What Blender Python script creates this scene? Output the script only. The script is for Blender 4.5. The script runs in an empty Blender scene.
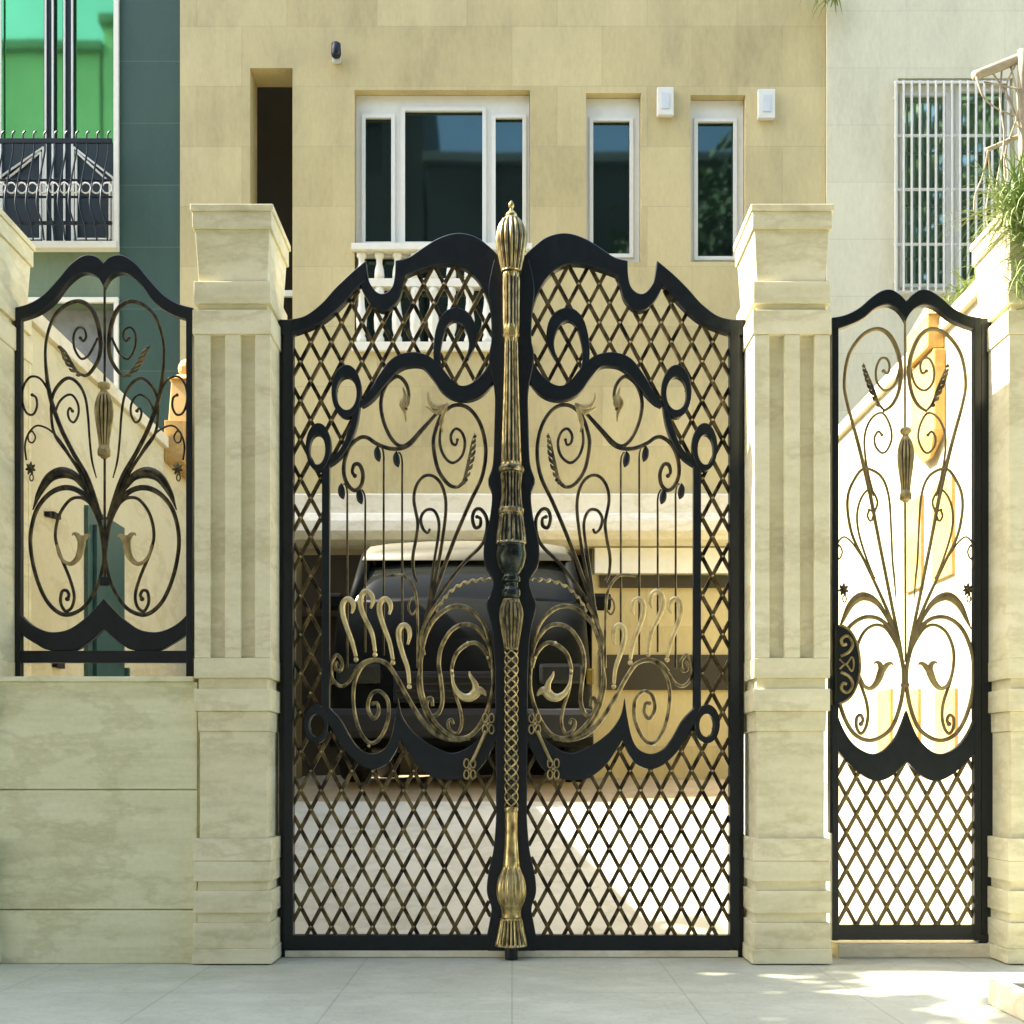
import bpy, bmesh, math, random
from mathutils import Vector, Matrix

random.seed(7)
S = bpy.context.scene
COL = S.collection
F = 1180.0          # focal length in pixels
DG = 5.9            # camera to gate plane
EYE = 0.935
HZ = 770.0
P = DG / F          # metres per photo pixel on the gate plane
R = math.radians


def at(px, py, Y):
    """photo pixel -> world point on the plane at depth Y"""
    s = (DG + Y) / F
    return Vector(((px - 512) * s, Y, EYE + (HZ - py) * s))


def X_(px, Y): return (px - 512) * (DG + Y) / F
def Z_(py, Y): return EYE + (HZ - py) * (DG + Y) / F

# ------------------------------------------------------------------ materials
def new_mat(name):
    m = bpy.data.materials.new(name)
    m.use_nodes = True
    nt = m.node_tree
    b = nt.nodes['Principled BSDF']
    return m, nt, b


def ramp(nt, fac, stops):
    r = nt.nodes.new('ShaderNodeValToRGB')
    el = r.color_ramp.elements
    el[0].position, el[0].color = stops[0][0], (*stops[0][1], 1)
    el[1].position, el[1].color = stops[-1][0], (*stops[-1][1], 1)
    for p, c in stops[1:-1]:
        e = el.new(p)
        e.color = (*c, 1)
    nt.links.new(fac, r.inputs[0])
    return r.outputs[0]


def coords(nt, scale=(1, 1, 1), rot=(0, 0, 0)):
    tc = nt.nodes.new('ShaderNodeTexCoord')
    mp = nt.nodes.new('ShaderNodeMapping')
    mp.inputs['Scale'].default_value = scale
    mp.inputs['Rotation'].default_value = rot
    nt.links.new(tc.outputs['Object'], mp.inputs[0])
    return mp.outputs[0]


def noise(nt, vec, scale, detail=6, rough=.6):
    n = nt.nodes.new('ShaderNodeTexNoise')
    n.inputs['Scale'].default_value = scale
    n.inputs['Detail'].default_value = detail
    n.inputs['Roughness'].default_value = rough
    nt.links.new(vec, n.inputs['Vector'])
    return n.outputs['Fac']


def mixc(nt, fac, a, b, mode='MIX'):
    m = nt.nodes.new('ShaderNodeMix')
    m.data_type = 'RGBA'
    m.blend_type = mode
    for sock, v in ((0, fac), (6, a), (7, b)):
        if isinstance(v, (int, float)): m.inputs[sock].default_value = v
        elif isinstance(v, tuple): m.inputs[sock].default_value = (*v, 1)
        else: nt.links.new(v, m.inputs[sock])
    return m.outputs[2]


def bump(nt, b, h, strength=.2, dist=.01):
    bn = nt.nodes.new('ShaderNodeBump')
    bn.inputs['Strength'].default_value = strength
    bn.inputs['Distance'].default_value = dist
    nt.links.new(h, bn.inputs['Height'])
    nt.links.new(bn.outputs[0], b.inputs['Normal'])


def limestone(name, lo, mid, hi, stretch=(1.2, 1.2, 5), rough=.75, scale=1.6):
    m, nt, b = new_mat(name)
    v = coords(nt, stretch)
    n1 = noise(nt, v, scale, 8, .62)
    c = ramp(nt, n1, [(.3, lo), (.5, mid), (.72, hi)])
    v2 = coords(nt, (1, 1, 1))
    n2 = noise(nt, v2, 38, 5, .7)
    c2 = mixc(nt, .22, c, ramp(nt, n2, [(.3, tuple(x * .75 for x in mid)), (.7, tuple(min(1, x * 1.2) for x in mid))]), 'MIX')
    n3 = noise(nt, v2, 2.3, 7, .7)
    c3 = mixc(nt, ramp(nt, n3, [(.58, (0, 0, 0)), (.78, (.22, .22, .22))]), c2, (lo[0] * .62, lo[1] * .58, lo[2] * .5))
    vn = noise(nt, coords(nt, (.8, .8, 1.8), (0, R(9), 0)), scale * 1.1, 7, .62)
    c4 = mixc(nt, ramp(nt, vn, [(.46, (0, 0, 0)), (.5, (.34, .34, .34)), (.54, (0, 0, 0))]), c3, (lo[0] * .74, lo[1] * .68, lo[2] * .55))
    pits = noise(nt, coords(nt, (1, 1, 1.4)), 150, 3, .6)
    c5 = mixc(nt, ramp(nt, pits, [(.66, (0, 0, 0)), (.76, (.4, .4, .4))]), c4, (lo[0] * .5, lo[1] * .47, lo[2] * .4))
    nt.links.new(c5, b.inputs['Base Color'])
    b.inputs['Roughness'].default_value = rough
    hh = mixc(nt, .5, n2, pits)
    bump(nt, b, hh, .35, .004)
    return m


def cladding(name, c1, c2, joint, w, h, stain=.35, rough=.7, off=.5):
    m, nt, b = new_mat(name)
    tc = nt.nodes.new('ShaderNodeTexCoord')
    sp = nt.nodes.new('ShaderNodeSeparateXYZ')
    cb = nt.nodes.new('ShaderNodeCombineXYZ')
    nt.links.new(tc.outputs['Object'], sp.inputs[0])
    nt.links.new(sp.outputs[0], cb.inputs[0])
    nt.links.new(sp.outputs[2], cb.inputs[1])
    br = nt.nodes.new('ShaderNodeTexBrick')
    br.inputs['Scale'].default_value = 1
    br.inputs['Brick Width'].default_value = w
    br.inputs['Row Height'].default_value = h
    br.inputs['Mortar Size'].default_value = .004
    br.inputs['Mortar Smooth'].default_value = .3
    br.inputs['Bias'].default_value = 0
    br.offset = off
    br.inputs['Color1'].default_value = (*c1, 1)
    br.inputs['Color2'].default_value = (*c2, 1)
    br.inputs['Mortar'].default_value = (*joint, 1)
    nt.links.new(cb.outputs[0], br.inputs['Vector'])
    v = coords(nt, (1.3, 1.3, .5))
    n1 = noise(nt, v, 1.7, 9, .68)
    mid = tuple((a + b_) / 2 for a, b_ in zip(c1, c2))
    st = ramp(nt, n1, [(.3, tuple(x * .55 for x in mid)), (.5, mid), (.72, tuple(min(1, x * 1.32) for x in mid))])
    c = mixc(nt, stain, br.outputs['Color'], st)
    n2 = noise(nt, coords(nt, (1, 1, .35)), 30, 6, .7)
    c = mixc(nt, .2, c, ramp(nt, n2, [(.3, tuple(x * .6 for x in mid)), (.7, tuple(min(1, x * 1.3) for x in mid))]))
    nt.links.new(c, b.inputs['Base Color'])
    b.inputs['Roughness'].default_value = rough
    bump(nt, b, n2, .2, .004)
    return m


def plain(name, col, rough=.5, metal=0.0, var=.25, nscale=14, spec=None):
    m, nt, b = new_mat(name)
    n = noise(nt, coords(nt), nscale, 6, .65)
    c = ramp(nt, n, [(.3, tuple(x * (1 - var) for x in col)), (.7, tuple(min(1, x * (1 + var)) for x in col))])
    nt.links.new(c, b.inputs['Base Color'])
    b.inputs['Metallic'].default_value = metal
    rr = nt.nodes.new('ShaderNodeMapRange')
    nt.links.new(n, rr.inputs[0])
    rr.inputs[3].default_value = max(.02, rough - .1)
    rr.inputs[4].default_value = min(1, rough + .1)
    nt.links.new(rr.outputs[0], b.inputs['Roughness'])
    return m


def gilded(name, dark, gold, lo=.42, hi=.58, scale=55, metal=.55, rough=.42):
    """black wrought iron with brushed on gold"""
    m, nt, b = new_mat(name)
    n = noise(nt, coords(nt, (1, 1, .6)), scale * .45, 3, .5)
    c = ramp(nt, n, [(lo - .08, dark), (hi + .04, gold)])
    nt.links.new(c, b.inputs['Base Color'])
    b.inputs['Metallic'].default_value = metal
    b.inputs['Roughness'].default_value = rough
    return m


M = {}
M['pillar'] = limestone('pillar_limestone', (.56, .505, .30), (.70, .645, .415), (.80, .745, .53), (1.5, 1.5, 6))
M['wall'] = limestone('garden_wall_stone', (.53, .505, .29), (.68, .655, .405), (.79, .765, .53), (.7, .7, 6))
M['render'] = limestone('side_wall_render', (.50, .45, .27), (.57, .52, .335), (.63, .585, .40), (1, 1, 1), .8, 1.2)
M['coping'] = limestone('coping_stone', (.60, .54, .36), (.68, .62, .45), (.74, .70, .54), (2, 2, 2))
M['tan'] = cladding('tan_cladding', (.38, .305, .13), (.60, .505, .255), (.31, .255, .12), .87, .58, .5)
M['cream'] = cladding('cream_cladding', (.57, .535, .36), (.66, .62, .43), (.44, .41, .28), 1.9, .55, .35)
M['green_tile'] = cladding('dark_green_tile', (.018, .052, .034), (.034, .078, .050), (.15, .21, .14), 1.5, .60, .5, .62, 0)
M['green_wall'] = cladding('grey_green_wall', (.12, .17, .095), (.15, .20, .115), (.12, .16, .1), 1.2, .8, .4, .6)
M['reveal'] = plain('cream_reveal', (.72, .62, .38), .7, 0, .08)
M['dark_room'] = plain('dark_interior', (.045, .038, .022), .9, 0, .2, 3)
M['iron'] = plain('black_iron', (.0045, .0085, .011), .38, .2, .3, 30)
M['bronze'] = gilded('bronze_scroll', (.010, .009, .006), (.085, .064, .026), .46, .66, 70, .5, .36)
M['lattice'] = gilded('lattice_iron', (.014, .011, .005), (.20, .15, .06), .46, .66, 45, .6, .34)
M['gold'] = gilded('brushed_gold', (.30, .22, .085), (.66, .55, .28), .30, .62, 70, .55, .4)
M['brass'] = gilded('aged_brass', (.13, .09, .03), (.58, .45, .19), .36, .60, 90, .8, .3)
M['old_gold'] = gilded('antique_gold', (.14, .105, .04), (.48, .38, .17), .34, .62, 60, .55, .42)
M['white_frame'] = plain('white_frame', (.66, .65, .56), .45, 0, .04)
M['cream_frame'] = plain('cream_paint', (.74, .71, .58), .5, 0, .05)
M['pave'] = None
M['teal_steel'] = plain('teal_steel', (.05, .11, .10), .4, .3, .2)
M['ochre'] = limestone('ochre_stone', (.42, .25, .07), (.55, .34, .11), (.62, .42, .17), (2, 2, 2))
M['grey_wall'] = plain('grey_wall', (.19, .20, .19), .8, 0, .2, 8)
M['black_paint'] = plain('black_car_paint', (.006, .007, .006), .62, 0, .1)
M['silver_paint'] = plain('silver_car_paint', (.15, .14, .10), .45, .0, .05)
M['rubber'] = plain('rubber', (.006, .006, .006), .8, 0, .2)
M['amber'] = plain('amber_lens', (.10, .07, .01), .2, 0, .1)
M['lens'] = plain('lamp_lens', (.022, .024, .022), .2, .2, .1)
M['navy'] = plain('navy_panel', (.003, .014, .016), .7, 0, .25, 6)
M['wood'] = plain('weathered_pole', (.36, .30, .2), .8, 0, .3)
M['bark'] = plain('bark', (.10, .075, .05), .9, 0, .35)
M['soil'] = plain('soil', (.07, .045, .03), .95, 0, .4)
M['asphalt'] = plain('asphalt', (.10, .098, .09), .9, 0, .2, 60)
M['grey_panel'] = plain('pale_grey_panel', (.55, .58, .58), .4, 0, .05)
M['opp_dark'] = cladding('street_brick', (.055, .05, .04), (.075, .065, .05), (.04, .035, .03), .5, .2)
M['opp_green'] = cladding('street_render', (.55, .5, .36), (.6, .55, .4), (.45, .42, .3), 2.2, 3.0)
M['opp_pale'] = cladding('street_stone', (.2, .19, .16), (.24, .23, .19), (.14, .13, .1), 1, .5)


def glass(name, col, rough=.03, metal=.9):
    m, nt, b = new_mat(name)
    n = noise(nt, coords(nt), 1.3, 3, .5)
    c = ramp(nt, n, [(.3, tuple(x * .85 for x in col)), (.7, col)])
    nt.links.new(c, b.inputs['Base Color'])
    b.inputs['Metallic'].default_value = metal
    b.inputs['Roughness'].default_value = rough
    bump(nt, b, noise(nt, coords(nt), .8, 2, .5), .05, .02)
    return m


M['glass'] = glass('reflective_glass', (.055, .092, .083))
M['glass_garden'] = glass('garden_glass', (.30, .42, .32))
M['glass_green'] = glass('green_reflective_glass', (.13, .44, .17), .03)
M['glass_car'] = glass('car_glass', (.014, .015, .012), .08, .0)
for k in ('black_paint', 'glass_car', 'silver_paint'): M[k].node_tree.nodes['Principled BSDF'].inputs['Specular IOR Level'].default_value = .06 if k == 'black_paint' else .12


def leafmat(name, a, b_):
    m, nt, b = new_mat(name)
    n = noise(nt, coords(nt), 3.5, 4, .6)
    c = ramp(nt, n, [(.3, a), (.7, b_)])
    nt.links.new(c, b.inputs['Base Color'])
    b.inputs['Roughness'].default_value = .55
    b.inputs['Subsurface Weight'].default_value = 0
    return m


M['leaf'] = leafmat('tree_leaves', (.03, .06, .015), (.09, .14, .035))
M['yucca'] = leafmat('spiky_leaves', (.13, .20, .05), (.26, .32, .10))


def paving():
    m, nt, b = new_mat('paving_slabs')
    br = nt.nodes.new('ShaderNodeTexBrick')
    br.inputs['Scale'].default_value = 1
    br.inputs['Brick Width'].default_value = .72
    br.inputs['Row Height'].default_value = .95
    br.inputs['Mortar Size'].default_value = .005
    br.inputs['Mortar Smooth'].default_value = .4
    br.offset = .0
    br.inputs['Color1'].default_value = (.42, .415, .285, 1)
    br.inputs['Color2'].default_value = (.50, .49, .345, 1)
    br.inputs['Mortar'].default_value = (.20, .195, .14, 1)
    v0 = coords(nt)
    nt.links.new(v0, br.inputs['Vector'])
    n1 = noise(nt, coords(nt, (1, 1.4, 1)), 2.2, 9, .7)
    st = ramp(nt, n1, [(.32, (.31, .305, .205)), (.5, (.47, .465, .33)), (.66, (.66, .65, .50))])
    c = mixc(nt, .5, br.outputs['Color'], st)
    cr = noise(nt, coords(nt, (1, 1, 1)), 3.1, 8, .7)
    c = mixc(nt, ramp(nt, cr, [(.485, (0, 0, 0)), (.5, (.35, .35, .35)), (.515, (0, 0, 0))]), c, (.24, .23, .16))
    n2 = noise(nt, v0, 45, 5, .7)
    c = mixc(nt, .2, c, ramp(nt, n2, [(.3, (.30, .295, .22)), (.7, (.62, .61, .48))]))
    nt.links.new(c, b.inputs['Base Color'])
    b.inputs['Roughness'].default_value = .6
    bump(nt, b, n2, .2, .004)
    return m


M['pave'] = paving()
M['shade_tan_floor'] = limestone('shade_tinted_stone', (.26, .20, .11), (.32, .25, .15), (.38, .30, .19), (1, 1, 1), .7, 1.5)  # browner floor tone stands in for the shade on the far courtyard
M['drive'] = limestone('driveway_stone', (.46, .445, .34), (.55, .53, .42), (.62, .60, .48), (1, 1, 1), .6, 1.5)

# ------------------------------------------------------------------ mesh helpers
def nb(): return bmesh.new()


def obj(name, bm, mat, parent=None, smooth=False, recalc=True):
    if recalc: bmesh.ops.recalc_face_normals(bm, faces=bm.faces)
    me = bpy.data.meshes.new(name)
    bm.to_mesh(me)
    bm.free()
    for mm in (mat if isinstance(mat, (list, tuple)) else [mat]): me.materials.append(mm)
    if smooth:
        for p in me.polygons: p.use_smooth = True
    o = bpy.data.objects.new(name, me)
    COL.objects.link(o)
    if parent is not None: adopt(o, parent)
    return o


ROOT_AT = {}


def adopt(o, parent):
    o.parent = parent
    w = Vector(ROOT_AT.get(parent.name, (0, 0, 0)))
    o.matrix_parent_inverse = Matrix.Translation(-w)


def tag(o, label=None, cat=None, group=None, kind=None):
    for k, v in (('label', label), ('category', cat), ('group', group), ('kind', kind)):
        if v: o[k] = v
    return o


def thing(name, label, cat, loc=(0, 0, 0), group=None):
    o = bpy.data.objects.new(name, None)
    o.empty_display_size = .1
    COL.objects.link(o)
    o.location = loc
    ROOT_AT[o.name] = tuple(loc)
    return tag(o, label, cat, group)


def box(bm, x0, x1, y0, y1, z0, z1, bev=0.0):
    vs = [bm.verts.new((x, y, z)) for x in (x0, x1) for y in (y0, y1) for z in (z0, z1)]
    fs = [(0, 1, 3, 2), (4, 6, 7, 5), (0, 4, 5, 1), (2, 3, 7, 6), (0, 2, 6, 4), (1, 5, 7, 3)]
    f = [bm.faces.new([vs[i] for i in q]) for q in fs]
    if bev:
        es = list({e for ff in f for e in ff.edges})
        bmesh.ops.bevel(bm, geom=es, offset=bev, segments=2, affect='EDGES', profile=.6)
    return vs


def frustum(bm, cx, cy, z0, hx0, hy0, z1, hx1, hy1, bev=0):
    vs = []
    for z, hx, hy in ((z0, hx0, hy0), (z1, hx1, hy1)):
        vs += [bm.verts.new((cx + sx * hx, cy + sy * hy, z)) for sx, sy in ((-1, -1), (1, -1), (1, 1), (-1, 1))]
    f = [bm.faces.new(vs[0:4]), bm.faces.new(vs[4:8])]
    for i in range(4):
        j = (i + 1) % 4
        f.append(bm.faces.new((vs[i], vs[j], vs[4 + j], vs[4 + i])))
    if bev:
        es = list({e for ff in f for e in ff.edges})
        bmesh.ops.bevel(bm, geom=es, offset=bev, segments=2, affect='EDGES', profile=.6)


def crom(pts, n=6, closed=False):
    """Catmull-Rom through tuples of any length"""
    L = len(pts)
    out = []
    rng = L if closed else L - 1
    for i in range(rng):
        if closed: a, b, c, d = pts[(i - 1) % L], pts[i], pts[(i + 1) % L], pts[(i + 2) % L]
        else:
            a, b, c, d = pts[max(i - 1, 0)], pts[i], pts[i + 1], pts[min(i + 2, L - 1)]
        for k in range(n):
            t = k / n
            out.append(tuple(.5 * (2 * b[q] + (c[q] - a[q]) * t + (2 * a[q] - 5 * b[q] + 4 * c[q] - d[q]) * t * t
                                   + (3 * b[q] - a[q] - 3 * c[q] + d[q]) * t ** 3) for q in range(len(b))))
    if not closed: out.append(tuple(pts[-1]))
    return out


def resample(pts, n):
    d = [0]
    for a, b in zip(pts, pts[1:]): d.append(d[-1] + math.dist(a[:2], b[:2]))
    out, j = [], 0
    for k in range(n):
        t = d[-1] * k / (n - 1)
        while j < len(d) - 2 and d[j + 1] < t: j += 1
        u = 0 if d[j + 1] == d[j] else (t - d[j]) / (d[j + 1] - d[j])
        out.append(tuple(a + (b - a) * u for a, b in zip(pts[j], pts[j + 1])))
    return out


FLIP = False        # mirrors gate-plane pixels about the gate's middle
AXIS = 511.5


def G(px, py, y=0.0):
    if FLIP: px = 2 * AXIS - px
    return Vector(((px - 512) * P, y, EYE + (HZ - py) * P))


def tube(bm, pts, r, y=0.0, seg=8, n=6, flat=1.0, smooth=True, caps=True):
    """pts: (px, py) or (px, py, radius px); swept round bar in the gate plane"""
    q = [(p[0], p[1], p[2] if len(p) > 2 else r) for p in pts]
    q = crom(q, n) if smooth and len(q) > 2 else q
    rings = []
    for i, p in enumerate(q):
        a, b = q[max(i - 1, 0)], q[min(i + 1, len(q) - 1)]
        t = (G(b[0], b[1]) - G(a[0], a[1]))
        if t.length < 1e-9: t = Vector((1, 0, 0))
        t.normalize()
        nrm = Vector((-t.z, 0, t.x))
        c = G(p[0], p[1], y)
        rr = max(.15, p[2]) * P
        rings.append([bm.verts.new(c + nrm * rr * math.cos(2 * math.pi * k / seg)
                                   + Vector((0, 1, 0)) * rr * flat * math.sin(2 * math.pi * k / seg)) for k in range(seg)])
    for A, B in zip(rings, rings[1:]):
        for k in range(seg):
            l = (k + 1) % seg
            bm.faces.new((A[k], A[l], B[l], B[k]))
    if caps:
        bm.faces.new(rings[0])
        bm.faces.new(rings[-1][::-1])


def plate(bm, up, lo, y0, y1, n=60, closed=False, ch=.9, sm=True):
    """solid plate between two pixel curves, with chamfered front edges"""
    if sm:
        up = crom(up, 5, closed)
        lo = crom(lo, 5, closed)
    if closed:
        up, lo = up + up[:1], lo + lo[:1]
    up, lo = resample(up, n), resample(lo, n)
    if closed: up, lo = up[:-1], lo[:-1]
    rows = []
    for a, b in zip(up, lo):
        d = max(math.dist(a[:2], b[:2]), 1e-6)
        t = min(.35, ch / d)
        a2 = (a[0] + (b[0] - a[0]) * t, a[1] + (b[1] - a[1]) * t)
        b2 = (b[0] + (a[0] - b[0]) * t, b[1] + (a[1] - b[1]) * t)
        c = ch * P
        rows.append([bm.verts.new(G(*a[:2], y1)), bm.verts.new(G(*a[:2], y0 + c)), bm.verts.new(G(*a2, y0)),
                     bm.verts.new(G(*b2, y0)), bm.verts.new(G(*b[:2], y0 + c)), bm.verts.new(G(*b[:2], y1))])
    m = len(rows)
    for i in range(m if closed else m - 1):
        A, B = rows[i], rows[(i + 1) % m]
        for k in range(6):
            l = (k + 1) % 6
            bm.faces.new((A[k], A[l], B[l], B[k]))
    if not closed:
        bm.faces.new(rows[0])
        bm.faces.new(rows[-1][::-1])


def band(bm, pts, y0, y1, n=60, ch=.9):
    """plate along a centreline of (px, py, width)"""
    q = resample(crom(pts, 6), n)
    up, lo = [], []
    for i, p in enumerate(q):
        a, b = q[max(i - 1, 0)], q[min(i + 1, len(q) - 1)]
        dx, dy = b[0] - a[0], b[1] - a[1]
        l = math.hypot(dx, dy) or 1
        w = p[2] / 2
        up.append((p[0] - dy / l * w, p[1] + dx / l * w))
        lo.append((p[0] + dy / l * w, p[1] - dx / l * w))
    plate(bm, up, lo, y0, y1, n, False, ch, False)


def ellipse(cx, cy, rx, ry, n=28):
    return [(cx + rx * math.cos(2 * math.pi * k / n), cy + ry * math.sin(2 * math.pi * k / n)) for k in range(n)]


def ring(bm, c, ro, ci, ri, y0, y1):
    plate(bm, ellipse(*c, *ro), ellipse(*ci, *ri), y0, y1, 48, True, .9, True)


def rect(bm, x0, y0, x1, y1, d0, d1, bev=.002):
    a, b = G(x0, y1), G(x1, y0)
    box(bm, min(a.x, b.x), max(a.x, b.x), d0, d1, a.z, b.z, bev)


def ball(bm, px, py, r, y=0.0, sub=1):
    bmesh.ops.create_icosphere(bm, subdivisions=sub, radius=r * P, matrix=Matrix.Translation(G(px, py, y)))


def inside(poly, x, y):
    c = False
    j = len(poly) - 1
    for i in range(len(poly)):
        xi, yi = poly[i]
        xj, yj = poly[j]
        if (yi > y) != (yj > y) and x < (xj - xi) * (y - yi) / (yj - yi) + xi: c = not c
        j = i
    return c


def lattice(ok, x0, x1, y0, y1, sx, sy, ox, oy, hw, y, parent):
    """two layers of flat diagonal bars with a rivet where they cross; ok(px,py) says where it may run"""
    bm = nb()
    slope = sy / sx
    lenx = (x1 - x0) + (y1 - y0) / slope
    for sgn in (1, -1):
        k0 = -int(lenx / sx) - 3
        for k in range(k0, -k0 + 1):
            xb = ox + k * sx
            run = None
            steps = int((y1 - y0) / 1.0)
            for i in range(steps + 1):
                yy = y0 + i
                xx = xb + sgn * (yy - oy) / slope / 1.0
                g = x0 <= xx <= x1 and ok(xx, yy)
                if g and run is None: run = (xx, yy)
                if (not g or i == steps) and run is not None:
                    e = (xx, yy)
                    if e[1] - run[1] > 3:
                        d = Vector((e[0] - run[0], e[1] - run[1]))
                        d.normalize()
                        nx, ny = -d.y * hw, d.x * hw
                        yo = y + (.006 if sgn > 0 else -.006)
                        plate(bm, [(run[0] + nx, run[1] + ny), (e[0] + nx, e[1] + ny)],
                              [(run[0] - nx, run[1] - ny), (e[0] - nx, e[1] - ny)], yo - .006, yo + .006, 2, False, .5, False)
                    run = None
    # rivets where the two layers cross
    bmesh.ops.recalc_face_normals(bm, faces=bm.faces)
    nbars = len(bm.faces)
    nx_ = int((x1 - x0) / sx) + 4
    ny_ = int((y1 - y0) / sy) + 4
    for i in range(-nx_, nx_ + 1):
        for j in range(-2 * ny_, 2 * ny_ + 1):
            xx, yy = ox + i * sx / 2, oy + j * sy / 2
            if (i + j) % 2: continue
            if x0 + 1 < xx < x1 - 1 and y0 < yy < y1 and ok(xx, yy): ball(bm, xx, yy, 1.5, y - .013)
    bm.faces.ensure_lookup_table()
    for f in bm.faces[nbars:]:
        f.material_index = 1
        f.smooth = True
    return obj('lattice', bm, [M['lattice'], M['old_gold']], parent, recalc=False)


def lathe(bm, cx, cy, prof, seg=32, mats=None, flutes=None):
    """prof: (z, r) rows; flutes: list of (z0,z1,count,depth) ; groove faces get material 1"""
    rings = []
    for z, r in prof:
        fl = None
        for f in (flutes or []):
            if f[1] <= z <= f[0]: fl = f
        row = []
        for k in range(seg):
            a = 2 * math.pi * k / seg
            rr = r
            if fl: rr = r * (1 - fl[3] * (.5 - .5 * math.cos(fl[2] * a)))
            row.append(bm.verts.new((cx + rr * math.cos(a), cy + rr * math.sin(a), z)))
        rings.append((z, row, fl))
    for (za, A, fa), (zb, B, fb) in zip(rings, rings[1:]):
        for k in range(seg):
            l = (k + 1) % seg
            f = bm.faces.new((A[k], A[l], B[l], B[k]))
            f.smooth = True
            fl = fa if (fa and fb) else None
            if fl:
                a = 2 * math.pi * (k + .5) / seg
                if math.cos(fl[2] * a) < -.15: f.material_index = 1
    bm.faces.new(rings[0][1])
    bm.faces.new(rings[-1][1][::-1])


def bar3(bm, a, b, r, seg=6):
    a, b = Vector(a), Vector(b)
    d = (b - a).normalized()
    u = d.orthogonal().normalized()
    v = d.cross(u)
    A = [bm.verts.new(a + (u * math.cos(t) + v * math.sin(t)) * r) for t in [2 * math.pi * k / seg for k in range(seg)]]
    B = [bm.verts.new(b + (u * math.cos(t) + v * math.sin(t)) * r) for t in [2 * math.pi * k / seg for k in range(seg)]]
    for k in range(seg):
        l = (k + 1) % seg
        bm.faces.new((A[k], A[l], B[l], B[k]))
    bm.faces.new(A)
    bm.faces.new(B[::-1])


def path3(bm, pts, r0, r1, seg=7, n=4):
    q = crom([tuple(p) for p in pts], n)
    rings = []
    for i, p in enumerate(q):
        a, b = Vector(q[max(i - 1, 0)]), Vector(q[min(i + 1, len(q) - 1)])
        d = (b - a).normalized()
        u = d.cross(Vector((.31, .95, .05))).normalized()
        v = d.cross(u)
        rr = r0 + (r1 - r0) * i / (len(q) - 1)
        rings.append([bm.verts.new(Vector(p) + (u * math.cos(2 * math.pi * k / seg) + v * math.sin(2 * math.pi * k / seg)) * rr) for k in range(seg)])
    for A, B in zip(rings, rings[1:]):
        for k in range(seg):
            l = (k + 1) % seg
            bm.faces.new((A[k], A[l], B[l], B[k]))
    bm.faces.new(rings[0])
    bm.faces.new(rings[-1][::-1])


def wall_with_holes(bm, x0, x1, z0, z1, holes, yf, yb):
    """wall facing -Y with rectangular openings (x0,x1,z0,z1) and their reveals"""
    xs = sorted({x0, x1, *[h[0] for h in holes], *[h[1] for h in holes]})
    zs = sorted({z0, z1, *[h[2] for h in holes], *[h[3] for h in holes]})
    xs = [x for x in xs if x0 <= x <= x1]
    zs = [z for z in zs if z0 <= z <= z1]
    vc = {}

    def v(x, y, z):
        k = (round(x, 5), round(y, 5), round(z, 5))
        if k not in vc: vc[k] = bm.verts.new((x, y, z))
        return vc[k]
    solid = {}
    for i in range(len(xs) - 1):
        for j in range(len(zs) - 1):
            cx, cz = (xs[i] + xs[i + 1]) / 2, (zs[j] + zs[j + 1]) / 2
            solid[i, j] = not any(h[0] < cx < h[1] and h[2] < cz < h[3] for h in holes)
    for (i, j), s in solid.items():
        if not s: continue
        a, b, c, d = xs[i], xs[i + 1], zs[j], zs[j + 1]
        bm.faces.new((v(a, yf, c), v(b, yf, c), v(b, yf, d), v(a, yf, d)))
        bm.faces.new((v(a, yb, c), v(a, yb, d), v(b, yb, d), v(b, yb, c)))
        for (di, dj), (p, q) in {(-1, 0): ((a, c), (a, d)), (1, 0): ((b, c), (b, d)), (0, -1): ((a, c), (b, c)), (0, 1): ((a, d), (b, d))}.items():
            if not solid.get((i + di, j + dj), False):
                bm.faces.new((v(p[0], yf, p[1]), v(q[0], yf, q[1]), v(q[0], yb, q[1]), v(p[0], yb, p[1])))

# ------------------------------------------------------------------ ground
def sheet(name, pts, mat, kind='structure'):
    bm = nb()
    bm.faces.new([bm.verts.new(p) for p in pts])
    o = obj(name, bm, mat)
    o['kind'] = kind
    return o


sheet('ground', [(-300, -300, -.16), (300, -300, -.16), (300, 300, -.16), (-300, 300, -.16)], M['asphalt'])
sheet('road', [(-80, -13, -.156), (80, -13, -.156), (80, -5.2, -.156), (-80, -5.2, -.156)], M['asphalt'])
bm = nb()
box(bm, -40, 40, -5.2, .22, -.159, 0)
o = obj('pavement', bm, M['pave'])
o['kind'] = 'structure'
# driveway rising from the gate to the building
bm = nb()
prof = [(.22, .0), (.5, .03), (1.2, .2), (2.2, .52), (2.75, .70)]
rows = [[bm.verts.new((x, y, z + .004)) for x in (-2.56, 2.50)] for y, z in prof]
low = [[bm.verts.new((x, y, -.15)) for x in (-2.56, 2.50)] for y, z in (prof[0], prof[-1])]
for a, b in zip(rows, rows[1:]): bm.faces.new((a[0], a[1], b[1], b[0]))
bm.faces.new((low[0][0], low[0][1], rows[0][1], rows[0][0]))
o = obj('driveway', bm, M['drive'])
o['kind'] = 'structure'
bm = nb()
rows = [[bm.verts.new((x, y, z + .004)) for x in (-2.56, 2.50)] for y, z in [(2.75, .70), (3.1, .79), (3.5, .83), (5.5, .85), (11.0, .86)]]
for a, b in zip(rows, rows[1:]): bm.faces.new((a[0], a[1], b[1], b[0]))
o = obj('shade_tinted_floor', bm, M['shade_tan_floor'])  # far courtyard and garage floor, with its shade put into the colour
o['kind'] = 'structure'
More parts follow.
